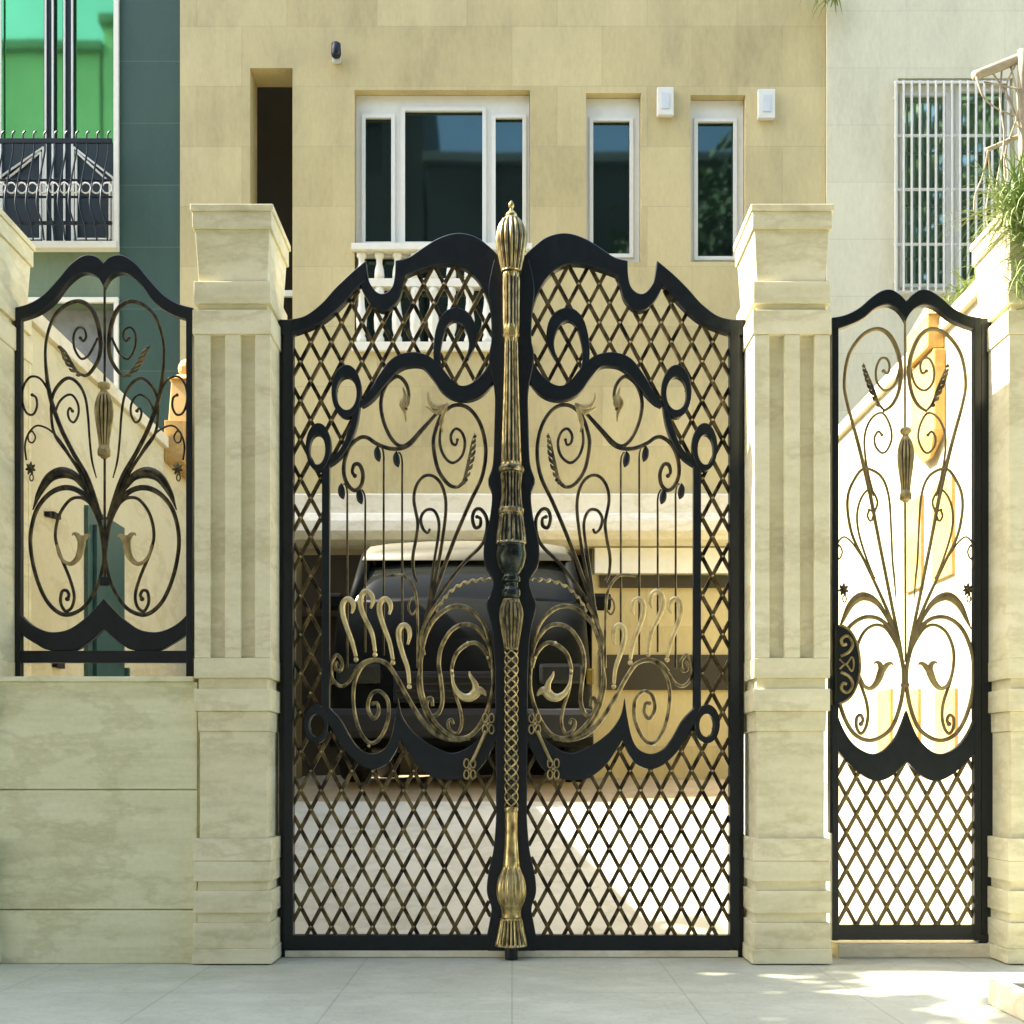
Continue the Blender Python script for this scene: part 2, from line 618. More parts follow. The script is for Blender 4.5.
# threshold strip under the double gate
bm = nb()
a, b = at(286, 957, 0), at(737, 950, 0)
box(bm, a.x, b.x, -.03, .20, .002, .036, .004)
tag(obj('threshold', bm, M['coping']), 'low pale stone threshold strip under the double gate', 'threshold')

# ------------------------------------------------------------------ pillars
PF = -.245
PS = (DG + PF) / F


PC = -.03


def make_pillar():
    t = thing('gate_pillar', 'x', 'pillar', (0, 0, 0), 'stone gate pillars')

    def lv(bm, y0, y1, hw, hw1=None, bev=.004):
        h0, h1 = hw * PS, (hw1 if hw1 else hw) * PS
        frustum(bm, 0, PC, Z_(y1, PF), h1, h1 + .03, Z_(y0, PF), h0, h0 + .03, bev)
    bm = nb()
    lv(bm, 205, 211.5, 41.5)
    lv(bm, 211.6, 229, 39.8)
    lv(bm, 229.1, 281, 37.5, 34.5)
    lv(bm, 281.1, 303, 38.5)
    lv(bm, 303.1, 309.8, 34.5, bev=.001)
    lv(bm, 309.9, 334, 39.5)
    obj('capital', bm, M['pillar'], t)
    bm = nb()
    hx, hy = 37.8 * PS, 30.5 * PS + .03
    frustum(bm, 0, PC, Z_(657.9, PF), hx, hy, Z_(334.1, PF), hx, hy, .002)
    w = PS
    for cx in (-30, 0.5, 30.5):
        for d in (0, 1):
            x0, x1 = (cx - 7.7) * w, (cx + 7.7) * w
            z0, z1 = Z_(657.8, PF), Z_(334.2, PF)
            box(bm, x0, x1, PC - 38 * w - .03, PC - 30.4 * w - .03, z0, z1, .003) if d == 0 else box(bm, x0, x1, PC + 30.4 * w + .03, PC + 38 * w + .03, z0, z1, .003)
    obj('fluted_shaft', bm, M['pillar'], t)
    bm = nb()
    lv(bm, 658, 678, 38.3)
    lv(bm, 678.1, 688.5, 34.5, bev=.001)
    lv(bm, 688.6, 711, 38.3)
    lv(bm, 711.1, 731, 35.5, 35)
    lv(bm, 731.1, 838.5, 33.5, bev=.002)
    obj('pedestal', bm, M['pillar'], t)
    bm = nb()
    lv(bm, 838.6, 861, 39)
    lv(bm, 861.1, 881.5, 38.2, 38.6)
    lv(bm, 881.6, 890.8, 35, bev=.001)
    lv(bm, 890.9, 913.2, 39)
    lv(bm, 913.3, 923, 35.5, bev=.001)
    lv(bm, 923.1, 949, 38.7)
    lv(bm, 949.1, 963.8, 40)
    obj('plinth', bm, M['pillar'], t)
    return t


def copy_tree(o, parent=None):
    c = o.copy()
    COL.objects.link(c)
    if parent: c.parent = parent
    for ch in list(o.children): copy_tree(ch, c)
    return c


pil = make_pillar()
for i, (cx, lab) in enumerate(((232, 'fluted limestone pillar between the fence panel and the double gate'),
                               (792, 'fluted limestone pillar between the double gate and the side gate'),
                               (-43, 'fluted limestone pillar left of the fence panel, cut off by the photo edge'),
                               (1047, 'fluted limestone pillar right of the side gate, beside the spiky plants'))):
    o = pil if i == 0 else copy_tree(pil)
    o.location = (X_(cx, PF), 0, 0)
    if cx == 232: o.location.x = X_(232, PF)
    o['label'] = lab

# low stone wall under the fence panel, three courses
bm = nb()
wy = -.205
for y0, y1 in ((682, 789), (790.3, 909), (910.3, 966)):
    box(bm, X_(-6, wy), X_(197, wy), wy, .10, max(.001, Z_(y1, wy)), Z_(y0, wy), .003)
box(bm, X_(-6, wy), X_(199, wy), wy + .02, .09, .002, Z_(690, wy))
box(bm, X_(-6, wy), X_(194, wy), wy - .012, .11, Z_(681.8, wy), Z_(676.5, wy), .004)
tag(obj('garden_wall', bm, M['wall']), 'low pale stone wall in three courses under the fence panel', 'wall')

# ------------------------------------------------------------------ double gate
UP1 = [(279, 321), (291, 321), (306.6, 317), (322.5, 305), (336, 290), (350.6, 275.7), (366.4, 262.5)]
LO1 = [(279, 337), (294, 335), (308, 330.5), (322, 324), (334, 315), (346, 303), (357, 290.5), (366.5, 282)]
NOTCH_IN = [(366.4, 262.5), (367.6, 273), (370, 284), (377, 293.5), (384.5, 295), (392, 289), (395, 278), (395.7, 262.5)]
NOTCH_OUT = [(359, 283), (364, 294), (370, 304), (380, 312), (390, 311), (399, 301), (403, 288), (407, 275)]
UP2 = [(395.7, 262.5), (409, 259), (421, 251), (436, 241.5), (450.7, 236), (463, 235.2), (477.5, 239.5), (490, 249), (499, 258), (509, 270)]
LO2 = [(402, 282), (409, 276), (426, 270), (441, 266), (453, 266), (465, 270), (477.5, 281), (486, 297), (490, 310), (492, 325)]
STILE = [(494, 262), (488.5, 290), (491, 318), (491.5, 342), (489, 361), (494.6, 392), (494.6, 420), (493, 464), (488, 482), (492, 495), (490, 518), (484, 545), (485, 566), (493.4, 581),
         (490, 596), (486.5, 606), (492, 630), (494.6, 664), (495.5, 720), (496, 794), (496, 819), (493.4, 850), (488.5, 872), (487, 892), (491.5, 907),
         (490, 919), (487, 935)]
SBAND = [(496, 362, 10), (488, 379, 14), (476, 391, 16), (462, 394.5, 15), (449, 389, 15), (438, 375, 14), (426, 363, 13), (411, 360.5, 14), (397, 365, 14),
         (385, 378.5, 12), (374, 394, 9), (367, 402, 7), (361, 406, 5)]
CURL = [(443, 383, 10), (437.5, 363, 7), (438, 343, 8), (443.5, 324, 10), (453.5, 315.5, 13), (465, 319.5, 13), (471.5, 332, 10), (472, 346, 6), (467.5, 359, 2.5)]
LOW_UP = [(329, 707), (341, 720), (350.6, 737), (360, 749), (372.5, 754), (385, 749), (392, 737), (396, 718), (398.5, 699)]
LOW_LO = [(324, 716), (333, 731), (342, 746), (351, 757), (363, 766.5), (375, 769), (387, 764), (395, 753), (400.6, 740)]
LOW_UP2 = [(398.5, 699), (402, 715), (411.6, 730), (426, 742), (441, 750), (453, 753), (465, 749), (477.5, 739.6), (486, 727), (494.5, 712)]
LOW_LO2 = [(400.6, 740), (407, 750), (416.5, 764), (431, 776), (446, 780), (463, 778.7), (477.5, 771), (487, 759), (491, 751), (495.5, 742)]
OPEN = ([(500, 374), (494, 376), (484, 389), (465, 398), (449, 392), (437, 376), (424, 364), (411, 361), (397, 366), (385, 380), (370, 400), (356, 412), (353, 432), (346, 450), (328, 466),
         (326, 560), (326, 700), (341, 724), (351, 741), (361, 753), (373, 758), (386, 754), (395, 742), (399, 716), (406, 735), (420, 750), (440, 765), (455, 768),
         (478, 755), (494, 735), (500, 600), (500, 400)])


OUTER = ([(292, 333), (308, 329), (322, 322), (334, 313), (346, 301), (357, 289), (365, 290), (370, 303), (380, 310), (390, 309), (398, 299), (402, 283), (409, 274),
          (426, 268), (441, 264), (453, 264), (465, 268), (477.5, 279), (486, 295), (492, 318)] + STILE[3:] + [(487, 937), (292, 937)])


def gate_ok(x, y):
    if not inside(OUTER, x, y): return False
    if inside(OPEN, x, y): return False
    for c, r in (((347, 394), (10.5, 17)), ((318.5, 450), (8, 15.5)), ((316.5, 725), (7.5, 12))):
        if ((x - c[0]) / r[0]) ** 2 + ((y - c[1]) / r[1]) ** 2 < 1.1: return False
    return True


def one(name, mat, parent, pts, r, y=0.0, smooth=True, **kw):
    bm = nb()
    end = kw.pop('end', 0)
    tube(bm, pts, r, y, **kw)
    if end: ball(bm, pts[-1][0], pts[-1][1], end, y, 2)
    return obj(name, bm, mat, parent, True)


def feather(parent, spine, y, side=1, n=8, w=7.0):
    """acanthus leaf: a spine with slanting barbs on one side"""
    bm = nb()
    q = resample(crom(spine, 6), n * 3)
    tube(bm, [(p[0], p[1], .5 + 1.3 * math.sin(math.pi * min(1, i / (len(q) - 1) + .12))) for i, p in enumerate(q)], 1, y, 6, 1, 1, False)
    for i in range(1, n):
        j = i * 3
        a, b = q[j - 1], q[min(j + 1, len(q) - 1)]
        dx, dy = b[0] - a[0], b[1] - a[1]
        l = math.hypot(dx, dy) or 1
        dx, dy = dx / l, dy / l
        ww = w * math.sin(math.pi * (i + .6) / (n + .8))
        ex = q[j][0] + side * (-dy) * ww * .75 + dx * abs(ww) * 1.5
        ey = q[j][1] + side * dx * ww * .75 + dy * abs(ww) * 1.5
        mx, my = (q[j][0] + ex) / 2 + side * (-dy) * ww * .22, (q[j][1] + ey) / 2 + side * dx * ww * .22
        tube(bm, [(q[j][0], q[j][1], 1.2), (mx, my, 1.75), (ex, ey, .5)], 1, y - .004, 6, 3, .7)
    return obj('acanthus_leaf', bm, M['old_gold_dark'], parent, True)


M['old_gold_dark'] = gilded('dark_gilt', (.03, .025, .012), (.22, .17, .07), .44, .66, 60, .5, .42)
SWANS = [
    [(352, 614, 1.0), (354, 608, 2.0), (352.5, 602, 2.4), (348, 599.5, 2.5), (343.5, 604, 2.5), (343.3, 614, 2.4), (347, 627, 2.2), (352.5, 642, 2.0), (356.5, 657, 1.7)],
    [(371, 609, 1.0), (373.5, 602, 2.0), (371.5, 595, 2.4), (366.5, 592, 2.5), (361.6, 597, 2.5), (361.4, 608, 2.4), (366, 620, 2.2), (372.5, 634, 2.0), (375.5, 652, 1.7)],
    [(389.6, 615, 1.0), (391.2, 608, 2.0), (389.5, 602, 2.4), (385, 599.5, 2.5), (380.5, 604, 2.5), (380.3, 614, 2.4), (384.5, 628, 2.2), (390, 643, 2.0), (393.2, 660, 1.7)],
    [(408, 645, 1.0), (410, 636, 2.0), (408.5, 628.5, 2.4), (404, 625.5, 2.5), (399.5, 630, 2.5), (399.3, 640, 2.4), (403, 654, 2.2), (408, 669, 2.0), (409.6, 684, 1.7)],
]
RODS = [((347, 487), 668, (342, 492)), ((365, 494), 652, (360.3, 497)), ((383.5, 450), 655, (378, 454.5)), ((402, 456), 650, (397, 460))]


def rod_part(parent, top, bot, leaf, y=.01):
    bm = nb()
    tube(bm, [(leaf[0] + 1, leaf[1] - 8, .8), (top[0] - 2, top[1] - 3, .9), (top[0], top[1] + 5, 1.0), (top[0], top[1] + 30, 1.1), (top[0], bot, 1.1)], 1, y, 6, 4)
    r = obj('rod', bm, M['bronze'], parent, True)
    bm = nb()
    tube(bm, [(leaf[0] - .5, leaf[1] - 9, .6), (leaf[0] - 1.0, leaf[1] - 4, 3.2), (leaf[0], leaf[1] + 3, 3.2), (leaf[0] + 1.5, leaf[1] + 7, .6)], 1, y - .006, 8, 4, .5)
    obj('bud', bm, M['iron'], r, True)
    return r


SCROLLS = [  # pixel polylines of the thin scrolls (left leaf), with radius
    ([(437, 413), (421, 430), (409, 443), (400, 446), (391, 438), (383.5, 421), (381, 403), (385, 388), (392, 379.5), (399, 377), (406, 384), (409, 396), (406, 409)], 1.25),
    ([(438, 412), (422, 431), (408, 446), (392, 449), (377, 444), (367.7, 438), (360, 438), (350.6, 446), (345, 460), (344, 474), (348, 485), (355, 490.5), (361.5, 485),
      (363, 474), (359.5, 465), (354.5, 465), (352.5, 472), (355, 476)], 1.35),
    ([(424, 640), (426, 620), (441, 576), (455.5, 537), (470, 503), (482, 477), (485.8, 452), (482.4, 430), (475, 415), (465, 406.5), (453, 406), (442, 415), (435.5, 431),
      (433.5, 446), (438, 469), (448, 484), (458, 487), (466, 480)], 1.3),
    ([(445, 412), (441, 428), (440, 444), (444.6, 457), (453, 463), (462, 456), (465, 443), (461.7, 432.5), (455.5, 429), (451, 435.5), (452, 443), (456, 445), (457.5, 440)], 1.0),
    ([(422, 650), (425, 622), (436, 576), (443, 537), (446, 505), (442, 486), (433.6, 476.5), (424, 476.5), (416.5, 486), (414, 500.6), (417.7, 522), (416.5, 537), (413, 557), (414, 574), (417, 581)], 1.1),
    ([(424, 640), (433.6, 566.5), (438.5, 535), (438.5, 520), (433.6, 510.5), (426, 510.5), (421, 518), (422.6, 528), (427.5, 533), (430, 529)], 1.05),
    ([(424, 640), (430, 612), (446, 586), (463, 564), (480, 547), (486, 535), (487, 520), (481.5, 510), (475.5, 510), (472.5, 518), (475, 527.5), (480, 526), (480.5, 519), (477, 517)], 1.2),
    ([(387, 576), (397, 575), (404, 576), (411.6, 583.6), (416.3, 597), (417.7, 625), (417.7, 668)], 1.0),
    ([(417, 598), (411, 599), (408.5, 608), (412, 614.5), (416.5, 610)], .8),
    ([(355.5, 672), (348, 683), (340, 686), (332.5, 678.6), (331.5, 665), (336.5, 655), (342, 661.5), (341, 670), (336.5, 670), (335.5, 664), (338, 662)], 1.15),
    ([(355, 672), (363, 663), (375, 660), (387, 664), (397, 678), (406.7, 695.7), (421, 719), (436, 734), (453, 740), (470, 738)], 1.5),
    ([(375, 660), (363, 666), (354.5, 684), (354, 708), (360, 731), (370, 743), (380, 738), (388, 720), (388, 701), (380, 691.5), (371.5, 694.5), (368, 708), (373.5, 718.5),
      (378.6, 712.5), (377.4, 703.5), (373.5, 703.5)], 1.25),
    ([(492, 661), (485, 628), (471, 610.5), (455.5, 606), (441, 613), (428.7, 628), (421.5, 652), (420.5, 675), (422, 693), (429, 713), (441, 729), (455.5, 738), (471, 735), (484, 718), (492.5, 690), (492, 661)], 1.5),
    ([(432.5, 706), (431.5, 698.5), (427.8, 699.5), (426.5, 708), (432, 716), (439, 712.5), (442.5, 700), (441, 681), (438.8, 664), (441.5, 647), (451, 631), (463, 624.5), (475, 627), (486, 640), (491.5, 655)], 1.9),
    ([(452.5, 677), (452, 667), (457, 653), (468, 644), (478, 644), (487, 655), (491, 668)], 1.4),
    ([(452, 669), (453.5, 688), (460, 709), (461.5, 724), (457, 733.5), (450, 730), (448, 722.5), (451.5, 719.5), (453.5, 724)], 1.1),
    ([(424, 655), (421, 640), (426, 622), (436, 604)], 1.6),
    ([(330, 709), (341, 722), (350.6, 739), (360, 750.5), (372.5, 755), (385, 750), (392, 738), (396.5, 718)], .9),
    ([(424, 650), (418, 680), (421, 700), (430, 722), (446, 737), (461, 741)], 1.0),
]


def make_leaf(label, baton):
    t = thing('gate_leaf', label, 'gate', tuple(G(284, 957)), 'leaves of the double gate')
    bm = nb()                                  # the bold black plates
    rect(bm, 284.5, 322, 294, 949, -.03, .03, .004)
    rect(bm, 293.5, 934.5, 490, 949.5, -.028, .028, .004)
    plate(bm, STILE[:1] + STILE, [(509.8, y) for x, y in STILE[:1] + STILE], -.03, .03, 160, False, .9)
    rect(bm, 488, 934, 509.8, 951, -.029, .029, .003)
    obj('stile_frame', bm, M['iron'], t)
    bm = nb()
    plate(bm, UP1, LO1, -.026, .026)
    plate(bm, UP2, LO2, -.0255, .0255)
    plate(bm, NOTCH_IN, NOTCH_OUT, -.024, .024)
    obj('top_band', bm, M['iron'], t)
    bm = nb()
    band(bm, SBAND, -.024, .02, 90)
    band(bm, CURL, -.022, .018, 60)
    band(bm, [(358, 405, 6), (354.5, 424, 7), (348, 443, 6.5), (339, 457, 6), (328, 465, 6)], -.0235, .019, 30)
    rect(bm, 322.5, 462, 330, 712, -.022, .019, .003)
    obj('scroll_plate', bm, M['iron'], t)
    for c, ro, ci, ri in (((347, 392.5), (15, 26.5), (347, 394.5), (10, 16.5)), ((319, 448), (12.7, 24), (318, 450.5), (7.8, 15)), ((316.5, 724), (12.7, 19.5), (317, 725.5), (7.2, 11.5))):
        bm = nb()
        ring(bm, c, ro, ci, ri, -.025, .021)
        obj('ring', bm, M['iron'], t)
    bm = nb()
    plate(bm, LOW_UP, LOW_LO, -.024, .02, 60)
    plate(bm, LOW_UP2, LOW_LO2, -.0236, .0196, 60)
    obj('lower_band', bm, M['iron'], t)
    lattice(gate_ok, 293, 497, 262, 936, 20.6, 39, 310.5, 810, 1.9, .012, t)
    for pts, r in SCROLLS:
        k = len(pts)
        q = [(p[0], p[1], (r * 1.55 if r < 1.8 else r * 1.15) * (1.0 if 2 <= i < k - 2 else .85)) for i, p in enumerate(pts)]
        one('scroll', M['gold_line'] if r >= 1.85 or sum(p[1] for p in pts) / k > 590 else M['bronze'], t, q, r, -.004, n=7, seg=8, end=r * 1.75 if 0 < r < 1.45 and k > 11 else 0)
    for a in RODS: rod_part(t, *a)
    for s in SWANS:
        o = one('swan_neck', M['gold'], t, [(p[0], p[1], p[2] * 1.12) for p in s], 2, -.02, n=6, seg=10)
        bm = nb()
        ball(bm, s[-1][0], s[-1][1] + 3, 2.6, -.02, 2)
        obj('bead', bm, M['gold'], o, True)
    # lily at the end of the inner hook: swelling horn with two petals
    bm = nb()
    tube(bm, [(452.3, 675, 1.3), (453.5, 684, 1.7), (458, 693, 2.8), (465, 697.5, 3.8), (472, 696.5, 4.6), (478, 691, 4.8), (483.5, 692.5, 2.6), (486, 696, .8)], 1, -.012, 10, 6, .55)
    tube(bm, [(476, 692, 4.2), (475, 684, 2.8), (470.5, 676, 1.6), (469.5, 671.5, .6)], 1, -.014, 8, 6, .6)
    obj('lily', bm, M['gold'], t, True)
    # leafy flower where the scroll meets the bold band
    bm = nb()
    for pts in ([(448, 404, 1), (441, 408, 3), (434, 407, 3), (429, 401, 1.6), (428, 393, .6)], [(446, 405, 1), (440, 413, 2.6), (434, 412, 1.6), (426, 407, .7)],
                [(448, 405, 1), (444, 414, 2.2), (441, 424, 1.8), (443, 433, .6)]):
        tube(bm, pts, 1, -.012, 8, 5, .6)
    obj('flower', bm, M['old_gold'], t, True)
    bm = nb()
    tube(bm, [(403, 388, .7), (405, 396, 2.0), (402.5, 404, 3.3), (405, 412, 2.0), (406, 422, .5)], 1, -.008, 8, 5, .5)
    tube(bm, [(409, 396, .7), (408, 405, 1.8), (404, 411, .8)], 1, -.01, 8, 5, .5)
    obj('small_leaf', bm, M['old_gold'], t, True)
    feather(t, [(456, 488), (463, 482), (467, 470), (470, 455), (472, 442), (475, 434)], -.01, 1, 9, 6)
    # twisted rope bar
    bm = nb()
    rp = resample(crom([(436, 612), (441, 603), (449, 593), (460.5, 584.5), (475, 580.5), (492, 579.5)], 6), 40)
    tube(bm, [(p[0], p[1] + 1.1 * math.sin(i * 1.3), 1.3 + .6 * math.sin(i * 1.3 + 1)) for i, p in enumerate(rp)], 1, -.01, 7, 2)
    obj('twisted_bar', bm, M['old_gold'], t, True)
    # crown clamps
    for x, y in ((369, 746), (468, 643), (488, 658), (452, 671)):
        bm = nb()
        ball(bm, x, y, 1.7, -.012, 2)
        obj('bead', bm, M['gold'], t, True)
    # filigree clasp
    bm = nb()
    for cx, cy in ((488.5, 724), (470, 769)):
        for dx in (-3.2, 3.2):
            for dy in (-5.5, 5.5): tube(bm, ellipse(cx + dx, cy + dy, 2.5, 4.4, 12) + [(cx + dx + 2.5, cy + dy)], .8, -.034, 6, 2)
        ball(bm, cx, cy, 1.8, -.034, 2)
    tube(bm, [(486, 731), (479, 747), (472, 762)], 1.7, -.034, 8, 4)
    obj('clasp', bm, M['old_gold'], t, True)
    if baton: make_baton(t)
    return t


M['iron_gilt'] = gilded('dark_teal_iron', (.008, .016, .015), (.05, .055, .035), .45, .75, 120, .6, .22)
M['iron_ridge'] = gilded('gilt_ridge', (.03, .027, .014), (.34, .28, .14), .40, .62, 110, .7, .3)
M['gold_line'] = gilded('gilt_line', (.035, .028, .012), (.30, .24, .11), .40, .62, 80, .65, .34)


def make_baton(t):
    cx, cy = G(511.3, 0).x, -.075
    Zp = lambda y: EYE + (HZ - y) * P

    def seg(name, rows, flutes, mats, parent, n=96):
        bm = nb()
        q = resample(crom([(y * 1.0, r) for y, r in rows], 6), max(24, len(rows) * 5)) if len(rows) > 2 else rows
        lathe(bm, cx, cy, [(Zp(y), max(r, .2) * P) for y, r in q], n, None, [(Zp(a), Zp(b), c, d) for a, b, c, d in flutes])
        return obj(name, bm, mats, parent)
    gi, dk = M['brass'], M['iron']
    core = seg('centre_post', [(470, 10.4), (471.5, 12.4), (475, 12.6), (477, 11.2), (477.5, 11), (495, 9.8), (511, 11.3), (512.5, 12.6), (516, 12.6), (517.5, 12), (518, 12)],
               [(477, 512, 18, .22)], [M['iron_ridge'], M['iron']], t)
    seg('fluted_bulb', [(518, 12), (521, 12.2), (534, 14), (547.5, 15.2)], [(519, 546, 18, .14)], [M['iron_ridge'], M['iron_gilt']], core)
    seg('finial', [(208, .6), (211, 2.6), (214, 2.8), (216.5, 1.4), (219, 3.4), (222.5, 6), (225, 5.2), (226, 8), (233, 13), (243, 15.4), (252, 15), (264, 12.8), (274, 10.6), (279, 9.6)],
        [(228, 277, 16, .16)], [gi, dk], core)
    seg('upper_shaft', [(279, 8.2), (281, 8.6), (300, 8.4), (335, 8), (337, 6.8), (339, 8.2), (341.5, 8.2), (343.5, 6.6), (346, 6.6), (380, 7.2), (430, 8.8), (468, 10.2), (470, 10.4)],
        [(283, 334, 14, .16), (347, 467, 14, .18)], [gi, dk], core)
    seg('dark_bulb', [(547.5, 15.2), (550, 14.2), (558, 15.4), (568, 13.2), (575, 9.5), (577, 7.8), (580, 9), (584, 9), (586, 7), (590, 7.4), (593, 9.2), (598, 9.2), (601, 8)], [], [M['iron_gilt'], dk], core)
    seg('lower_bulb', [(601, 8), (604, 9), (612, 11.6), (620, 11.8), (634, 9.8), (645, 7.9), (652, 7)], [(604, 650, 16, .18)], [M['gold_line'], dk], core)
    seg('column', [(652, 5.6), (700, 5.4), (806, 5.4)], [], [dk, dk], core, 24)
    bm = nb()
    n = 120
    for sg in (1, -1):
        for ph in range(4):
            pts = []
            for i in range(n + 1):
                y = 652 + (806 - 652) * i / n
                a = sg * (2 * math.pi * i / n * 4.0) + ph * math.pi / 2
                pts.append((cx + 6.2 * P * math.cos(a), cy + 6.2 * P * math.sin(a), Zp(y)))
            path3(bm, pts, 1.0 * P, 1.0 * P, 5, 1)
    obj('diamond_mesh', bm, gi, core, True)
    seg('foot', [(806, 6), (808, 7), (811, 6.4), (813, 6.2), (840, 6.4), (862, 8.2), (868, 9.2), (878, 13.2), (889, 14.8), (898, 13.6), (906, 10.4), (912, 9.6), (916, 10)],
        [(866, 903, 14, .1)], [gi, M['old_gold']], core)
    seg('fluted_skirt', [(916, 10), (918, 11), (930, 13.2), (942, 16), (943.5, 15.5), (944, 10)], [(918, 942, 20, .2)], [gi, dk], core)
    seg('drop_bolt', [(944, 6), (946, 6.6), (956, 6.2), (957, 6)], [], [M['iron'], dk], core, 24)



FLIP = False
make_leaf('black wrought iron gate leaf carrying the brass centre post, hinged left', True)
FLIP = True
make_leaf('black wrought iron gate leaf without the brass post, nearer the narrow side gate', False)
FLIP = False
# fixed outer posts of the double gate
for x0, x1, lab in ((278.8, 284, 'slim black steel hinge post between left pillar and double gate'), (737, 744.2, 'slim black steel hinge post between double gate and sunlit pillar')):
    bm = nb()
    rect(bm, x0, 320, x1, 957, .0, .09, .004)
    for yy in (380, 640, 900): rect(bm, x0 - 3, yy, x0 + .5, yy + 9, .03, .07, .001)
    tag(obj('hinge_post', bm, M['iron']), lab, 'post', 'hinge posts of the double gate')

# ------------------------------------------------------------------ fence panel and side gate (shared motif style)
def mirror_pts(pts, c): return [((2 * c - p[0]), *p[1:]) for p in pts]


def baluster(parent, c, y0, y1, w):
    bm = nb()
    h = y1 - y0
    rows = [(0, .3), (.02, .62), (.07, .62), (.1, .35), (.14, .5), (.22, .8), (.36, 1), (.55, .86), (.75, .62), (.86, .56), (.88, .66), (.96, .66), (.98, .4), (1, .3)]
    q = resample(crom(rows, 5), 50)
    lathe(bm, G(c, 0).x, -.01, [(EYE + (HZ - (y0 + h * a)) * P, max(.4, r * w) * P) for a, r in q], 72, None,
          [(EYE + (HZ - (y0 + h * .17)) * P, EYE + (HZ - (y0 + h * .84)) * P, 12, .25)])
    return obj('baluster', bm, [M['old_gold'], M['iron']], parent)


def horn(parent, pts, ends):
    bm = nb()
    tube(bm, pts, 1, -.008, 10, 6, .6)
    for e in ends: tube(bm, e, 1, -.01, 8, 5, .6)
    return obj('lily', bm, M['gold_dull'], parent, True)


def star(parent, cx, cy, r):
    bm = nb()
    for k in range(7):
        a = 2 * math.pi * k / 7 + .3
        tube(bm, [(cx, cy, 1.5), (cx + .5 * r * math.cos(a), cy + .6 * r * math.sin(a), 1.5), (cx + r * .75 * math.cos(a), cy + r * math.sin(a), .4)], 1, -.01, 6, 3, .7)
    tube(bm, ellipse(cx + 1, cy + r * 1.3, 1.8, 3.4, 10) + [(cx + 2.8, cy + r * 1.3)], .7, -.01, 6, 2)
    ball(bm, cx, cy, 2.4, -.014, 2)
    return obj('flower', bm, M['old_gold_dark'], parent, True)


M['gold_dull'] = gilded('dull_gold', (.22, .16, .06), (.42, .33, .15), .36, .62, 60, .45, .5)

# --- left panel
LP_C = 104.7
LP = [
    ([(108, 520), (121, 480), (136.7, 452), (150, 424.5), (160, 393), (164, 358), (162, 335), (154, 315), (140.6, 303.5), (127, 302), (115.5, 313), (109.5, 335), (109.5, 354), (115, 367), (123, 375.5), (131, 373)],
     [1.8] * 5 + [1.2, 1.2, 1.4, 1.6, 1.8, 1.9, 1.8, 1.6, 1.5, 1.3, .8]),
    ([(112, 338), (115, 345), (121, 355.5), (128.5, 358.5), (135, 348), (135.5, 335), (131, 327.5), (125.5, 329), (123.2, 336.6), (126, 341), (129, 338)], 1.0),
    ([(109, 520), (127, 477), (140.6, 455), (154, 436), (158, 417), (157, 397), (150, 384), (140.6, 378), (131, 384), (124.3, 397), (121.3, 417), (120, 436), (117.5, 460), (113, 478)],
     [1.6, 1.5, 1.3, 1.2, 1.2, 1.3, 1.4, 1.4, 1.3, 1.1, 1.0, .9, .9, .5]),
    ([(154, 412), (150, 402), (143, 395.5), (136.7, 395.5), (131.5, 404), (131, 414), (135, 422), (139.5, 420), (141.5, 413), (139.5, 408), (137, 411)], .95),
    ([(158, 402), (162, 389), (169.5, 378.5), (179, 377), (186, 387), (187, 401), (183, 412.5), (176.5, 414.5), (172.5, 407), (173.2, 398), (177, 395)], .95),
    ([(136, 462), (144, 448), (154, 435), (164, 427.5), (173.5, 426), (181, 434), (184.4, 446), (183, 460)], .8),
    ([(177, 430.5), (181, 434), (180.5, 441), (176.5, 442.5), (174, 437), (177, 431)], .7),
    ([(107, 530), (112, 512), (121, 494), (128, 484), (135, 476), (147.5, 472.5), (160, 478), (170, 493), (174, 503), (176.5, 510)], [1.2, 1.4, 1.6, 2.2, 3.4, 4.6, 3.8, 2.4, 1.2, .5]),
    ([(105.5, 552), (107, 538), (110.5, 520), (120, 501), (132.5, 490), (147.5, 488), (162.5, 496), (174, 513), (179, 540), (175, 570), (165, 597), (152.5, 611.5), (140, 614.5), (125, 606.5), (112.5, 587), (106.5, 566), (105.5, 552)],
     [1.5, 1.7, 2, 2.2, 2.2, 2.2, 1.9, 1.7, 1.6, 1.6, 1.6, 1.7, 1.7, 1.5, 1.4, 1.4, 1.4]),
    ([(109, 528), (114, 512), (121, 502), (130, 497.5), (140, 500.5), (150, 515), (154, 535), (150, 553), (140, 577.5), (135.3, 595), (137.5, 607), (144, 611), (148.7, 602.5), (147.5, 592), (143, 590.5), (140.5, 595), (142, 599)], 1.3),
]
fp = thing('fence_panel', 'black scrolled iron fence panel on top of the low stone wall', 'fence', tuple(G(105, 677)))
bm = nb()
rect(bm, 15.5, 311, 22.3, 678, -.02, .02, .003)
rect(bm, 187, 311, 193.5, 678, -.02, .02, .003)
rect(bm, 22, 651, 187.3, 663, -.018, .018, .003)
obj('frame', bm, M['iron'], fp)
U = [(15.5, 309), (30, 305), (45, 296), (60, 280), (72.5, 265), (86, 256.5), (97.5, 258), (LP_C, 264.5)]
L = [(15.5, 322), (37.5, 315), (55, 302.5), (67.5, 286), (80, 275.5), (90, 274), (99, 279), (LP_C, 289)]
bm = nb()
plate(bm, U, L, -.021, .021)
plate(bm, mirror_pts(U, LP_C), mirror_pts(L, LP_C), -.021, .021)
obj('top_band', bm, M['iron'], fp)
U = [(20, 613), (30, 623), (42.5, 630), (55, 632.5), (70, 629.5), (85, 619.5), (95, 610), (LP_C, 599)]
